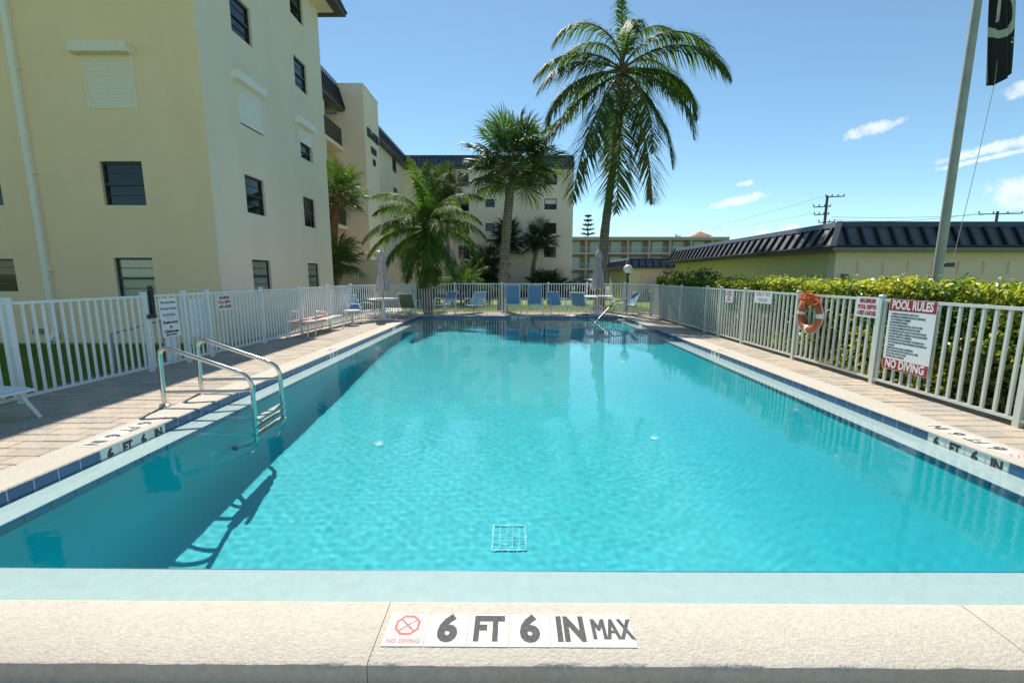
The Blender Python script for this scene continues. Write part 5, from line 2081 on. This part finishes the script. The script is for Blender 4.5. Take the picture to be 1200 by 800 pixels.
# ------------------------------------------------------------------ pool furniture and fittings
white_tube = mat('white_powder_coat', (0.74, 0.75, 0.75), 0.35, var=0.04)
sling_blue = mat('blue_sling', (0.15, 0.29, 0.42), 0.75, col2=(0.20, 0.35, 0.48), vscale=30, bump=0.3, bscale=200)
sling_pale = mat('pale_blue_sling', (0.34, 0.45, 0.54), 0.7, col2=(0.40, 0.52, 0.60), vscale=30)
sling_green = mat('green_sling', (0.10, 0.13, 0.075), 0.75, col2=(0.16, 0.18, 0.11), vscale=30)
sling_pink = mat('pink_sling', (0.62, 0.29, 0.22), 0.7, col2=(0.68, 0.35, 0.27), vscale=20)
steel = mat('stainless_steel', (0.62, 0.60, 0.55), 0.16, metal=1.0, var=0.06, vscale=4, rvar=0.06)
steel_dull = mat('brushed_steel', (0.33, 0.33, 0.32), 0.48, metal=1.0, var=0.08, vscale=6)
white_cloth = mat('white_fabric', (0.78, 0.79, 0.80), 0.85, var=0.05, vscale=20)
umb_pink = mat('faded_pink_canvas', (0.50, 0.37, 0.36), 0.85, col2=(0.60, 0.46, 0.44), vscale=6, bump=0.4, bscale=60)


def sheet(b, prof, w, t=0.012, n=6, sag=0.02):
    """sling cloth: profile (y, z) swept across the width with a slight sag"""
    k = len(prof)
    vs, fs = [], []
    for s_ in (0, 1):
        for i in range(n + 1):
            u = i / n
            x = -w / 2 + w * u
            sg = sag * math.sin(math.pi * u)
            for j, (y, z) in enumerate(prof):
                a = prof[max(j - 1, 0)]; c = prof[min(j + 1, k - 1)]
                ny, nz = -(c[1] - a[1]), (c[0] - a[0])
                m_ = math.hypot(ny, nz) or 1
                ny, nz = ny / m_, nz / m_
                vs.append((x, y - ny * (sg + t * s_), z - nz * (sg + t * s_)))
    off = (n + 1) * k
    for i in range(n):
        for j in range(k - 1):
            fs.append((i * k + j, (i + 1) * k + j, (i + 1) * k + j + 1, i * k + j + 1))
            fs.append((off + i * k + j, off + i * k + j + 1, off + (i + 1) * k + j + 1, off + (i + 1) * k + j))
    for j in range(k - 1):
        fs.append((j, j + 1, off + j + 1, off + j))
        e = n * k
        fs.append((e + j, off + e + j, off + e + j + 1, e + j + 1))
    for i in range(n):
        fs.append((i * k, off + i * k, off + (i + 1) * k, (i + 1) * k))
        fs.append((i * k + k - 1, (i + 1) * k + k - 1, off + (i + 1) * k + k - 1, off + i * k + k - 1))
    sm = b.smooth
    b.smooth = True
    b.add(vs, fs)
    b.smooth = sm


def sling_chair(high, sm, loc, rz, label, lean=0.0, group='sling chairs round the pool'):
    """white tube frame, cloth sling; faces local -y"""
    o = empty('sling_chair', loc, rz)
    tag(o, label, 'chair', group)
    W = 0.54
    H = 1.12 if high else 0.86
    yb = 0.46 + lean if high else 0.40 + lean
    prof = fillet([(0, -0.27, 0.40), (0, 0.16, 0.36), (0, yb, H)], 0.10, 6)
    prof = [(p.y, p.z) for p in prof]
    b = MB(); sheet(b, prof, W - 0.03, sag=0.018); b.build('sling', sm, o)
    for sx in (-1, 1):
        x = sx * W / 2
        b = MB(); b.tube([(x, y, z) for y, z in [(-0.30, 0.395)] + prof + [(prof[-1][0] + 0.01, prof[-1][1] + 0.02)]], 0.014, 7); b.build('side_rail', white_tube, o)
        b = MB()
        b.tube(fillet([(x + sx * 0.035, -0.34, 0.0), (x + sx * 0.035, -0.27, 0.62), (x + sx * 0.035, 0.10, 0.63), (x + sx * 0.02, 0.26, 0.57)], 0.09, 6), 0.014, 7)
        b.build('arm_leg', white_tube, o)
        b = MB(); b.tube(fillet([(x + sx * 0.03, 0.10, 0.62), (x + sx * 0.035, 0.22, 0.40), (x + sx * 0.035, 0.42, 0.0)], 0.08, 5), 0.014, 7); b.build('rear_leg', white_tube, o)
    for y, z in ((-0.28, 0.375), (0.14, 0.335), (prof[-1][0] + 0.012, prof[-1][1] + 0.012)):
        b = MB(); b.tube([(-W / 2, y, z), (W / 2, y, z)], 0.013, 7); b.build('cross_bar', white_tube, o)
    return o


CH = [(False, sling_blue, (-2.70, 16.80, 0), -38, 'low blue sling chair with a white towel, leftmost of the row along the far end'),
      (False, sling_pale, (-1.52, 16.85, 0), -24, 'low pale blue sling chair turned left, second in the row along the far end'),
      (True, sling_blue, (-0.05, 16.95, 0), 3, 'high backed blue sling chair beside the cabbage palm trunk'),
      (True, sling_blue, (0.80, 16.97, 0), -2, 'high backed blue sling chair right of the other high backed chair'),
      (False, sling_blue, (1.62, 16.95, 0), 14, 'low blue sling chair between the high backed pair and the right table'),
      (False, sling_blue, (2.58, 16.95, 0), 152, 'low blue sling chair tucked against the left of the right umbrella table'),
      (False, sling_blue, (4.42, 16.98, 0), -78, 'blue sling chair seen side on beside the pool handrail at right'),
      (False, sling_green, (-3.82, 15.72, 0), 172, 'green sling chair with its back to the pool beside the left umbrella table'),
      (False, sling_blue, (-5.0, 13.92, 0), 68, 'blue sling chair facing right at the corner of the left fence')]
for h, m_, p, a, lb in CH:
    sling_chair(h, m_, p, RAD(a), lb)


def overlay(loc, rz, label, prof, w):  # thin white sheet over part of the sling
    o = empty('overlay', loc, rz)
    tag(o, label, 'overlay')
    b = MB(); sheet(b, prof, w, t=0.015, sag=0.006); b.build('cloth', white_cloth, o)


overlay((-2.70, 16.80, 0), RAD(-38), 'white towel on the leftmost blue chair', [(0.02, 0.405), (0.10, 0.40), (0.17, 0.41), (0.20, 0.48), (0.24, 0.56)], 0.30)
overlay((-0.05, 16.95, 0), RAD(3), 'white towel on the seat of the left high backed chair', [(-0.30, 0.39), (-0.27, 0.43), (-0.15, 0.42), (0.02, 0.41)], 0.50)
overlay((0.80, 16.97, 0), RAD(-2), 'white towel on the seat of the right high backed chair', [(-0.30, 0.38), (-0.27, 0.43), (-0.18, 0.425), (-0.08, 0.42)], 0.40)


def chaise():
    o = empty('chaise_lounge', (-5.27, 11.4, 0), RAD(-3))
    tag(o, 'flat pink sling lounger with white arm loops beside the left fence', 'lounger')
    W, L = 0.60, 1.78
    y0, y1 = -0.92, 0.88
    prof = [(y0, 0.37), (y0 + 0.02, 0.385), (-0.3, 0.385), (-0.12, 0.375), (0.0, 0.345), (0.12, 0.375), (0.5, 0.39), (y1, 0.385)]
    b = MB(); sheet(b, prof, W - 0.02, sag=0.015, t=0.02); b.build('sling', sling_pink, o)
    for sx in (-1, 1):
        x = sx * W / 2
        b = MB(); b.tube([(x, y, z - 0.005) for y, z in prof], 0.016, 7); b.build('side_rail', white_tube, o)
        b = MB(); b.tube(fillet([(x + sx * 0.03, -0.72, 0.0), (x + sx * 0.03, -0.62, 0.63), (x + sx * 0.03, -0.10, 0.56), (x + sx * 0.03, 0.22, 0.0)], 0.13, 6), 0.016, 7); b.build('arm_loop', white_tube, o)
        b = MB(); b.tube([(x, y1 - 0.05, 0.38), (x + sx * 0.01, y1 + 0.02, 0.0)], 0.015, 7); b.build('leg', white_tube, o)
        b = MB(); b.tube([(x - sx * 0.03, y0 + 0.05, 0.38), (x - sx * 0.03, y0 - 0.06, 0.0)], 0.015, 7); b.build('leg', white_tube, o)
    for y in (y0, y1):
        b = MB(); b.tube([(-W / 2, y, 0.375), (W / 2, y, 0.375)], 0.015, 7); b.build('cross_bar', white_tube, o)
    # pink edge wrapped over the near end bar
    return o


chaise()


def chaise_near():
    o = empty('chaise_lounge', (-5.44, 3.55, 0), 0)
    tag(o, 'white lounger at the left edge of the picture, only its splayed foot frame showing', 'lounger')
    W = 0.56
    prof = [(0.92, 0.30), (0.4, 0.31), (-0.2, 0.31), (-0.92, 0.32)]
    b = MB(); sheet(b, prof, W - 0.06, sag=0.015); b.build('sling', white_cloth, o)
    for sx in (-1, 1):
        b = MB(); b.tube([(sx * W / 2, y, z - 0.01) for y, z in prof], 0.016, 8); b.build('side_rail', white_tube, o)
    for y in (0.86, -0.6):
        b = MB(); b.tube(fillet([(-0.38, y, 0.0), (-0.17, y, 0.285), (0.17, y, 0.285), (0.38, y, 0.0)], 0.09, 7), 0.017, 9); b.build('leg_loop', white_tube, o)
        b = MB(); b.tube([(-0.22, y, 0.19), (0.22, y, 0.19)], 0.011, 8); b.build('cross_bar', white_tube, o)


chaise_near()


def side_table():
    o = empty('side_table', (-5.02, 13.22, 0), 0)
    tag(o, 'small round white side table in front of the blue corner chair', 'table')
    b = MB(); b.lathe([(0.0, 0.43), (0.25, 0.43), (0.265, 0.445), (0.255, 0.46), (0.0, 0.46)], 24); b.build('table_top', white_tube, o)
    for k in range(4):
        a = math.pi / 4 + k * math.pi / 2
        c, s = math.cos(a), math.sin(a)
        b = MB(); b.tube([(0.20 * c, 0.20 * s, 0.43), (0.12 * c, 0.12 * s, 0.22), (0.23 * c, 0.23 * s, 0.0)], 0.012, 6); b.build('leg', white_tube, o)


side_table()


def umbrella_table(loc, label, r=0.53):
    o = empty('patio_table', loc)
    tag(o, label, 'table', 'round patio tables')
    b = MB(); b.lathe([(0.0, 0.69), (r - 0.03, 0.69), (r, 0.705), (r, 0.722), (r - 0.02, 0.73), (0.0, 0.73)], 32); b.build('table_top', white_tube, o)
    b = MB(); b.lathe([(0.05, 0.05), (0.045, 0.69)], 12); b.build('pedestal', white_tube, o)
    for k in range(4):
        a = math.pi / 4 + k * math.pi / 2
        c, s = math.cos(a), math.sin(a)
        b = MB(); b.tube(bez((0.05 * c, 0.05 * s, 0.36), (0.25 * c, 0.25 * s, 0.40), (0.36 * c, 0.36 * s, 0.2), (0.44 * c, 0.44 * s, 0.0), 8), 0.013, 6); b.build('leg', white_tube, o)
    return o


def umbrella(loc, top, bottom, label, seed, tie=0.45):
    o = empty('umbrella', loc)
    tag(o, label, 'umbrella', 'closed pink umbrellas')
    b = MB(); b.tube([(0, 0, 0.06), (0, 0, top + 0.03)], 0.02, 8); b.build('pole', mat('umbrella_pole', (0.30, 0.27, 0.24), 0.5), o)
    b = MB(); b.lathe([(0.24, 0.0), (0.24, 0.035), (0.10, 0.075), (0.05, 0.20), (0.0, 0.20)], 20); b.build('base', white_tube, o)
    # folded canopy: pleated column, pinched where tied, flaring at the hem; a little vent flap at the top
    H = top - bottom
    n, m_ = 48, 26
    vs, fs = [], []
    for j in range(m_ + 1):
        t = j / m_
        z = bottom + H * t
        R = 0.165 * (1 - t) ** 0.9 + 0.06
        R *= 1 - 0.32 * math.exp(-((t - tie) / 0.10) ** 2)
        if t > 0.9:
            R *= (1 - t) / 0.1 * 0.85 + 0.15
        for k in range(n):
            a = 2 * math.pi * k / n
            pl = 1 + (0.24 * (1 - 0.5 * t)) * math.sin(8 * a + 1.5 * math.sin(2 * a + seed) + 1.2 * t) + 0.07 * math.sin(17 * a + 4 * t)
            hem = 0.05 * math.sin(8 * a + 0.8) if j == 0 else 0
            vs.append((R * pl * math.cos(a), R * pl * math.sin(a), z + hem))
    for j in range(m_):
        for k in range(n):
            k2 = (k + 1) % n
            fs.append((j * n + k, j * n + k2, (j + 1) * n + k2, (j + 1) * n + k))
    b = MB(); b.smooth = True; b.add(vs, fs); b.build('canopy', umb_pink, o)
    vs, fs = [], []
    for j, (t, R) in enumerate(((0.0, 0.15), (0.35, 0.125), (0.75, 0.085), (1.0, 0.015))):
        for k in range(24):
            a = 2 * math.pi * k / 24
            pl = 1 + 0.22 * math.sin(6 * a + seed) * (1 - t)
            vs.append((R * pl * math.cos(a), R * pl * math.sin(a), top - 0.34 + 0.36 * t + (0.03 * math.sin(6 * a) if j == 0 else 0)))
    for j in range(3):
        for k in range(24):
            k2 = (k + 1) % 24
            fs.append((j * 24 + k, j * 24 + k2, (j + 1) * 24 + k2, (j + 1) * 24 + k))
    b = MB(); b.smooth = True; b.add(vs, fs); b.build('vent_flap', umb_pink, o)
    b = MB(); b.lathe([(0.0, top), (0.025, top + 0.02), (0.02, top + 0.06), (0.0, top + 0.07)], 10); b.build('finial', umb_pink, o)
    b = MB(); b.lathe([(0.14, bottom + H * tie - 0.02), (0.142, bottom + H * tie + 0.02)], 20); b.build('tie_strap', umb_pink, o)


umbrella_table((-4.50, 14.82, 0), 'round white table under the left closed umbrella by the corner fence')
umbrella((-4.50, 14.82, 0), 2.34, 1.0, 'closed pink umbrella in the left table beside the corner chairs', 1.0)
umbrella_table((3.25, 17.0, 0), 'round white table under the right closed umbrella beside the pool handrail', 0.60)
umbrella((3.25, 17.0, 0), 2.50, 1.02, 'closed pink umbrella in the right table in front of the coconut trunk', 2.4, tie=0.6)


def pool_ladder():
    o = empty('pool_ladder', (-3.55, 5.1, 0))
    tag(o, 'stainless steel pool ladder with two arched handrails on the left edge', 'ladder')
    o.location = (0, 0, 0)
    for y in (4.82, 5.42):
        b = MB()
        b.tube(fillet([(-4.06, y, 0.0), (-4.05, y, 0.72), (-3.02, y, 0.36), (-3.02, y, -1.12), (-3.26, y, -1.30)], 0.16, 8), 0.0245, 14)
        h = b.build('handrail', steel, o)
        h.cycles.is_caustics_receiver = True
        b = MB(); b.tube([(-4.045, y, 0.165), (-3.03, y, 0.185)], 0.0195, 12); b.build('cross_bar', steel, o)
        b = MB(); b.lathe([(0.055, 0.009), (0.055, 0.016), (0.03, 0.032), (0.0, 0.034)], 16, (-4.06, y, 0)); b.build('escutcheon', steel, o)
        b = MB(); b.lathe([(0.0, -0.03), (0.035, -0.03), (0.035, 0.03), (0.0, 0.03)], 12, (-3.28, y, -1.31)); b.build('bumper', black_plastic, o)
    for z in (-0.32, -0.60, -0.88):
        b = MB(); b.box((-3.07, 4.82, z - 0.014), (-2.97, 5.42, z + 0.014), 0.008)
        t = b.build('tread', steel_dull, o)
        t.cycles.is_caustics_receiver = True
        b = MB(); b.tube([(-2.99, 4.79, z), (-2.99, 5.45, z)], 0.012, 8); b.build('tread_bolt', steel_dull, t)


pool_ladder()


def step_rail():
    o = empty('pool_handrail', (4.33, 16.66, 0))
    tag(o, 'bent steel handrail descending into the far right corner of the pool', 'handrail')
    o.location = (0, 0, 0)
    b = MB()
    b.tube(fillet([(4.33, 16.66, 0.0), (4.33, 16.66, 0.60), (3.72, 15.98, 0.58), (2.76, 14.86, -0.12), (2.5, 14.55, -0.75)], 0.10, 6), 0.024, 12)
    b.build('rail', steel_dull, o)
    b = MB(); b.lathe([(0.055, 0.009), (0.05, 0.02), (0.0, 0.03)], 14, (4.33, 16.66, 0)); b.build('escutcheon', steel_dull, o)


step_rail()


def lamp_post(loc, zc, r, label):
    o = empty('lamp_post', loc)
    tag(o, label, 'lamp post', 'globe lamp posts')
    dk = mat('black_post', (0.02, 0.022, 0.025), 0.45)
    b = MB(); b.tube([(0, 0, 0), (0, 0, zc - r - loc[2])], [0.055, 0.045], 12); b.build('pole', dk, o)
    b = MB(); b.lathe([(0.11, 0.0), (0.11, 0.03), (0.06, 0.10), (0.0, 0.1)], 14); b.build('base', dk, o)
    b = MB(); b.lathe([(r * math.sin(math.pi * k / 14), zc - loc[2] - r * math.cos(math.pi * k / 14)) for k in range(15)], 24)
    b.build('globe', mat('opal_globe', (0.74, 0.74, 0.72), 0.3, spec=0.5), o)
    b = MB(); b.lathe([(0.09, zc - loc[2] - r - 0.03), (0.10, zc - loc[2] - r * 0.86)], 14); b.build('globe_collar', dk, o)


lamp_post((4.78, 18.45, GZ), 1.78, 0.19, 'black lamp post with white globe behind the right end of the back fence')
lamp_post((-6.75, 21.8, GZ), 2.52, 0.22, 'black lamp post with white globe behind the left closed umbrella')


def flip_flops():
    o = empty('shoes', (2.75, 16.6, 0), 0.4)
    tag(o, 'pair of dark shoes on the deck by the right umbrella table', 'shoes')
    for x in (-0.07, 0.07):
        b = MB(); b.box((x - 0.045, -0.13, 0), (x + 0.045, 0.13, 0.06), 0.03); b.build('shoe', black_plastic, o)


flip_flops()

# ------------------------------------------------------------------ flag, poles, cars


def flagpole():
    o = empty('flagpole', (9.15, 9.5, GZ))
    tag(o, 'tall grey flagpole rising behind the right hedge', 'flagpole')
    m = mat('weathered_pole', (0.30, 0.29, 0.26), 0.5, col2=(0.42, 0.41, 0.37), vscale=3, metal=0.2)
    b = MB(); b.tube([(0, 0, 0), (0, 0, 4.5), (0, 0, 9.8)], [0.092, 0.078, 0.058], 16); b.build('pole', m, o)
    b = MB(); b.lathe([(0.0, 9.8), (0.06, 9.84), (0.08, 9.92), (0.05, 10.0), (0.0, 10.02)], 12); b.build('finial', mat('gold_ball', (0.6, 0.42, 0.12), 0.3, metal=1.0), o)
    b = MB(); b.box((0.09, -0.05, 2.0), (0.30, 0.03, 2.09), 0.01); b.build('cleat', black_plastic, o)
    b = MB(); b.tube([(0.27, -0.02, 2.1), (0.45, -0.03, 4.2), (0.56, -0.03, 5.7), (0.40, -0.03, 8.6), (0.08, 0, 9.6)], 0.006, 5); b.build('halyard', mat('rope_grey', (0.4, 0.4, 0.38), 0.8), o)


flagpole()


def flag():
    o = empty('flag', (9.28, 9.46, 5.3))
    tag(o, 'limp black flag with white ring emblem hanging beside the flagpole', 'flag')
    m = bpy.data.materials.new('flag_cloth')
    m.use_nodes = True
    nt = m.node_tree
    N, L = nt.nodes.new, nt.links.new
    bs = nt.nodes['Principled BSDF']
    bs.inputs['Roughness'].default_value = 0.8
    uv = N('ShaderNodeUVMap')
    sp = N('ShaderNodeSeparateXYZ')
    L(uv.outputs[0], sp.inputs[0])
    def math_(op, a, b=None, c=None):
        n = N('ShaderNodeMath'); n.operation = op
        for i, x in enumerate((a, b, c)):
            if x is None:
                continue
            if isinstance(x, (int, float)):
                n.inputs[i].default_value = x
            else:
                L(x, n.inputs[i])
        return n.outputs[0]
    # printed white ring (local metres: u across, v up)
    dx = math_('SUBTRACT', sp.outputs[0], 0.20)
    dy = math_('MULTIPLY', math_('SUBTRACT', sp.outputs[1], 1.36), 0.70)
    r = math_('SQRT', math_('ADD', math_('MULTIPLY', dx, dx), math_('MULTIPLY', dy, dy)))
    ring = math_('MULTIPLY', math_('GREATER_THAN', r, 0.235), math_('LESS_THAN', r, 0.335))
    right = math_('GREATER_THAN', math_('ADD', dx, math_('MULTIPLY', dy, -0.55)), -0.09)
    ring = math_('MULTIPLY', ring, right)
    dash = math_('GREATER_THAN', math_('SINE', math_('MULTIPLY', sp.outputs[1], 85.0)), 0.1)
    band = math_('MULTIPLY', math_('MULTIPLY', math_('GREATER_THAN', r, 0.41), math_('LESS_THAN', r, 0.465)), math_('MULTIPLY', math_('GREATER_THAN', sp.outputs[0], 0.42), math_('LESS_THAN', sp.outputs[1], 1.55)))
    band = math_('MULTIPLY', band, dash)
    fac = math_('MAXIMUM', ring, band)
    mx = N('ShaderNodeMix'); mx.data_type = 'RGBA'
    mx.inputs['A'].default_value = (0.008, 0.009, 0.012, 1)
    mx.inputs['B'].default_value = (0.42, 0.45, 0.42, 1)
    L(fac, mx.inputs['Factor'])
    L(mx.outputs['Result'], bs.inputs['Base Color'])
    W, H = 0.48, 2.35
    nx, nz = 40, 70
    vs, fs, uvs = [], [], []
    for j in range(nz + 1):
        t = j / nz
        for i in range(nx + 1):
            u = i / nx
            # bottom hem: a point hanging at the left, lifting to the right
            zb = 0.02 + 0.32 * max(0, u - 0.28) ** 1.0 + 0.16 * max(0, 0.28 - u)
            z = zb + (H - zb) * t
            x = W * (u - 0.02) * (0.90 + 0.10 * math.sin(1.2 + 2.2 * t)) + 0.30 * (1 - t) ** 0.8
            y = 0.075 * math.sin(u * 9.0 + 1.6 * t) * (0.35 + 0.65 * (1 - t)) + 0.03 * math.sin(u * 19 + 3 * t)
            vs.append((x, y, z))
            uvs.append((W * u, z))
    for j in range(nz):
        for i in range(nx):
            a = j * (nx + 1) + i
            fs.append((a, a + 1, a + nx + 2, a + nx + 1))
    b = MB(); b.smooth = True; b.add(vs, fs)
    ob = b.build('cloth', m, o, fix=False)
    ul = ob.data.uv_layers.new(name='UVMap')
    for lp_ in ob.data.loops:
        ul.data[lp_.index].uv = uvs[lp_.vertex_index]
    wm = mat('flag_white', (0.42, 0.45, 0.42), 0.8)
    lettering('MIA', 0.24, wm, o, (0.40, -0.10, 1.83), (math.pi / 2, RAD(-28), 0), weight=0.006, xs=0.7)
    # second fold hanging behind the hoist edge, and the pale heading strip
    h = MB()
    h.obox((0.18, -0.10, 1.25), (0.12, -0.085, 2.35), 0.05, 0.012, (0, 1, 0))
    h.build('heading', mat('flag_heading', (0.45, 0.43, 0.38), 0.8), o)
    g = MB(); g.tube([(0.17, -0.11, 1.12), (0.175, -0.11, 1.26)], 0.022, 8); g.build('snap_hook', steel_dull, o)


flag()


def utility_pole(loc, h, label, arms, yaw=0.0):
    o = empty('utility_pole', loc, yaw)
    tag(o, label, 'utility pole', 'utility poles')
    wd = mat('pole_wood', (0.13, 0.11, 0.09), 0.9, var=0.2)
    b = MB(); b.tube([(0, 0, 0), (0, 0, h)], [0.22, 0.15], 10); b.build('pole', wd, o)
    for z, a, w in arms:
        b = MB(); b.obox((-a, -0.15, z), (w, -0.15, z + 0.1), 0.10, 0.12); ar = b.build('crossarm', wd, o)
        for k in range(4):
            x = -a + (w + a) * k / 3
            b = MB()
            b.lathe([(0.07, z + 0.1), (0.09, z + 0.2), (0.05, z + 0.38), (0.0, z + 0.4)], 8, (x, -0.15, 0))
            b.build('insulator', mat('insulator', (0.25, 0.25, 0.25), 0.4), ar)
    return o


utility_pole((41.7, 60, GZ), 12.4, 'wooden utility pole with stacked crossarms above the garage roof', [(12.2, 0.3, 2.1), (10.9, 1.8, 0.4), (9.9, 1.6, 0.3), (8.9, 0.9, 1.2)])
utility_pole((64.6, 60, GZ), 10.4, 'utility pole with one wide crossarm at the far right above the roof', [(10.0, 2.6, 3.1)])
utility_pole((34.6, 95, GZ), 10.6, 'far utility pole beside the terracotta cupola', [(10.1, 0.1, 0.9)])


def wires():
    def sag(a, b, s, n=14):
        a, b = Vector(a), Vector(b)
        return [a.lerp(b, i / n) - Vector((0, 0, s * 4 * (i / n) * (1 - i / n))) for i in range(n + 1)]
    m = mat('wire_grey', (0.06, 0.06, 0.065), 0.6)
    for i, (a, b, s, lb) in enumerate((((42.5, 59.9, 9.05), (62.0, 59.9, 9.85), 0.6, 'power line from the tall utility pole to the wide crossarm, lower'),
                       ((42.5, 59.9, 9.35), (67.5, 59.9, 10.0), 0.35, 'power line from the tall utility pole to the wide crossarm, upper'),
                       ((67.6, 59.9, 10.0), (110, 59.9, 12.2), 0.8, 'power line running off to the right of the wide crossarm'),
                       ((41.4, 59.9, 12.1), (34.7, 95, 10.4), 0.4, 'upper power line from the tall utility pole towards the cupola'),
                       ((40.2, 59.9, 9.9), (33.9, 95, 10.3), 0.5, 'lower power line from the tall utility pole towards the cupola'))):
        b_ = MB(); b_.tube(sag(a, b, s), 0.022, 4)
        tag(b_.build('power_line', m), lb, 'power line', 'power lines')


wires()


def car(loc, rz, body, label):
    """parked car: shaped body shell, glasshouse, wheels, lamps"""
    o = empty('parked_car', loc, rz)
    tag(o, label, 'car', 'parked cars')
    paint = mat('car_paint_' + label[:5], body, 0.25, coat=0.6)
    glass = mat('car_glass', (0.02, 0.025, 0.03), 0.05, spec=0.9)
    rub = mat('tyre', (0.015, 0.015, 0.015), 0.8)
    # side outline (x along, z up) given a rounded section across
    low = [(-2.2, 0.35), (-2.25, 0.62), (-2.15, 0.90), (-1.2, 0.98), (-0.9, 1.0), (1.3, 0.98), (2.1, 0.92), (2.2, 0.6), (2.15, 0.35)]
    def shell(poly, w0, w1, zmid, m, name):
        b = MB(); b.smooth = True
        n = len(poly)
        vs, fs = [], []
        secs = [(-1.0, 0.93), (-0.93, 1.0), (0.93, 1.0), (1.0, 0.93)]
        for y, s in secs:
            for x, z in poly:
                f = (z - poly[0][1]) / max(0.01, max(p[1] for p in poly) - poly[0][1])
                wv = (w0 + (w1 - w0) * f) / 2
                vs.append((x * s, y * wv, zmid + (z - zmid) * s))
        for k in range(3):
            for i in range(n):
                j = (i + 1) % n
                fs.append((k * n + i, k * n + j, (k + 1) * n + j, (k + 1) * n + i))
        fs.append(tuple(range(n))); fs.append(tuple(3 * n + i for i in range(n - 1, -1, -1)))
        b.add(vs, fs)
        return b.build(name, m, o)
    shell(low, 1.78, 1.74, 0.66, paint, 'body')
    shell([(-1.15, 0.96), (-0.45, 1.42), (1.25, 1.44), (1.95, 0.94)], 1.66, 1.34, 1.2, glass, 'glasshouse')
    shell([(-0.5, 1.40), (-0.3, 1.48), (1.2, 1.50), (1.38, 1.40)], 1.36, 1.22, 1.45, paint, 'roof')
    for x in (-1.35, 1.4):
        for y in (-0.82, 0.82):
            b = MB()
            prof = [(0.0, -0.10), (0.30, -0.10), (0.33, -0.07), (0.33, 0.07), (0.30, 0.10), (0.0, 0.10)]
            b.lathe(prof, 18)
            w = inst('wheel', b.mesh('wheel', rub), o, (x, y, 0.33), (math.pi / 2, 0, 0))
            h = MB(); h.lathe([(0.0, -0.11), (0.19, -0.11), (0.19, 0.11), (0.0, 0.11)], 14)
            inst('rim', h.mesh('rim', steel_dull), w)
    for y in (-0.62, 0.62):
        b = MB(); b.box((-2.24, y - 0.16, 0.66), (-2.14, y + 0.16, 0.80), 0.02); b.build('headlight', mat('lamp_clear', (0.7, 0.7, 0.7), 0.1), o)
        b = MB(); b.box((2.12, y - 0.16, 0.68), (2.22, y + 0.16, 0.84), 0.02); b.build('tail_light', mat('lamp_red', (0.35, 0.01, 0.01), 0.2), o)
    return o


car((7.6, 44.0, GZ), RAD(100), (0.70, 0.71, 0.72), 'white car parked behind the shrub left of the coconut trunk')
car((11.6, 31.0, GZ), RAD(4), (0.015, 0.016, 0.02), 'black car parked before the farther garage doors')
car((8.2, 48.5, GZ), RAD(95), (0.05, 0.10, 0.25), 'blue car parked behind the white one in the far lot')
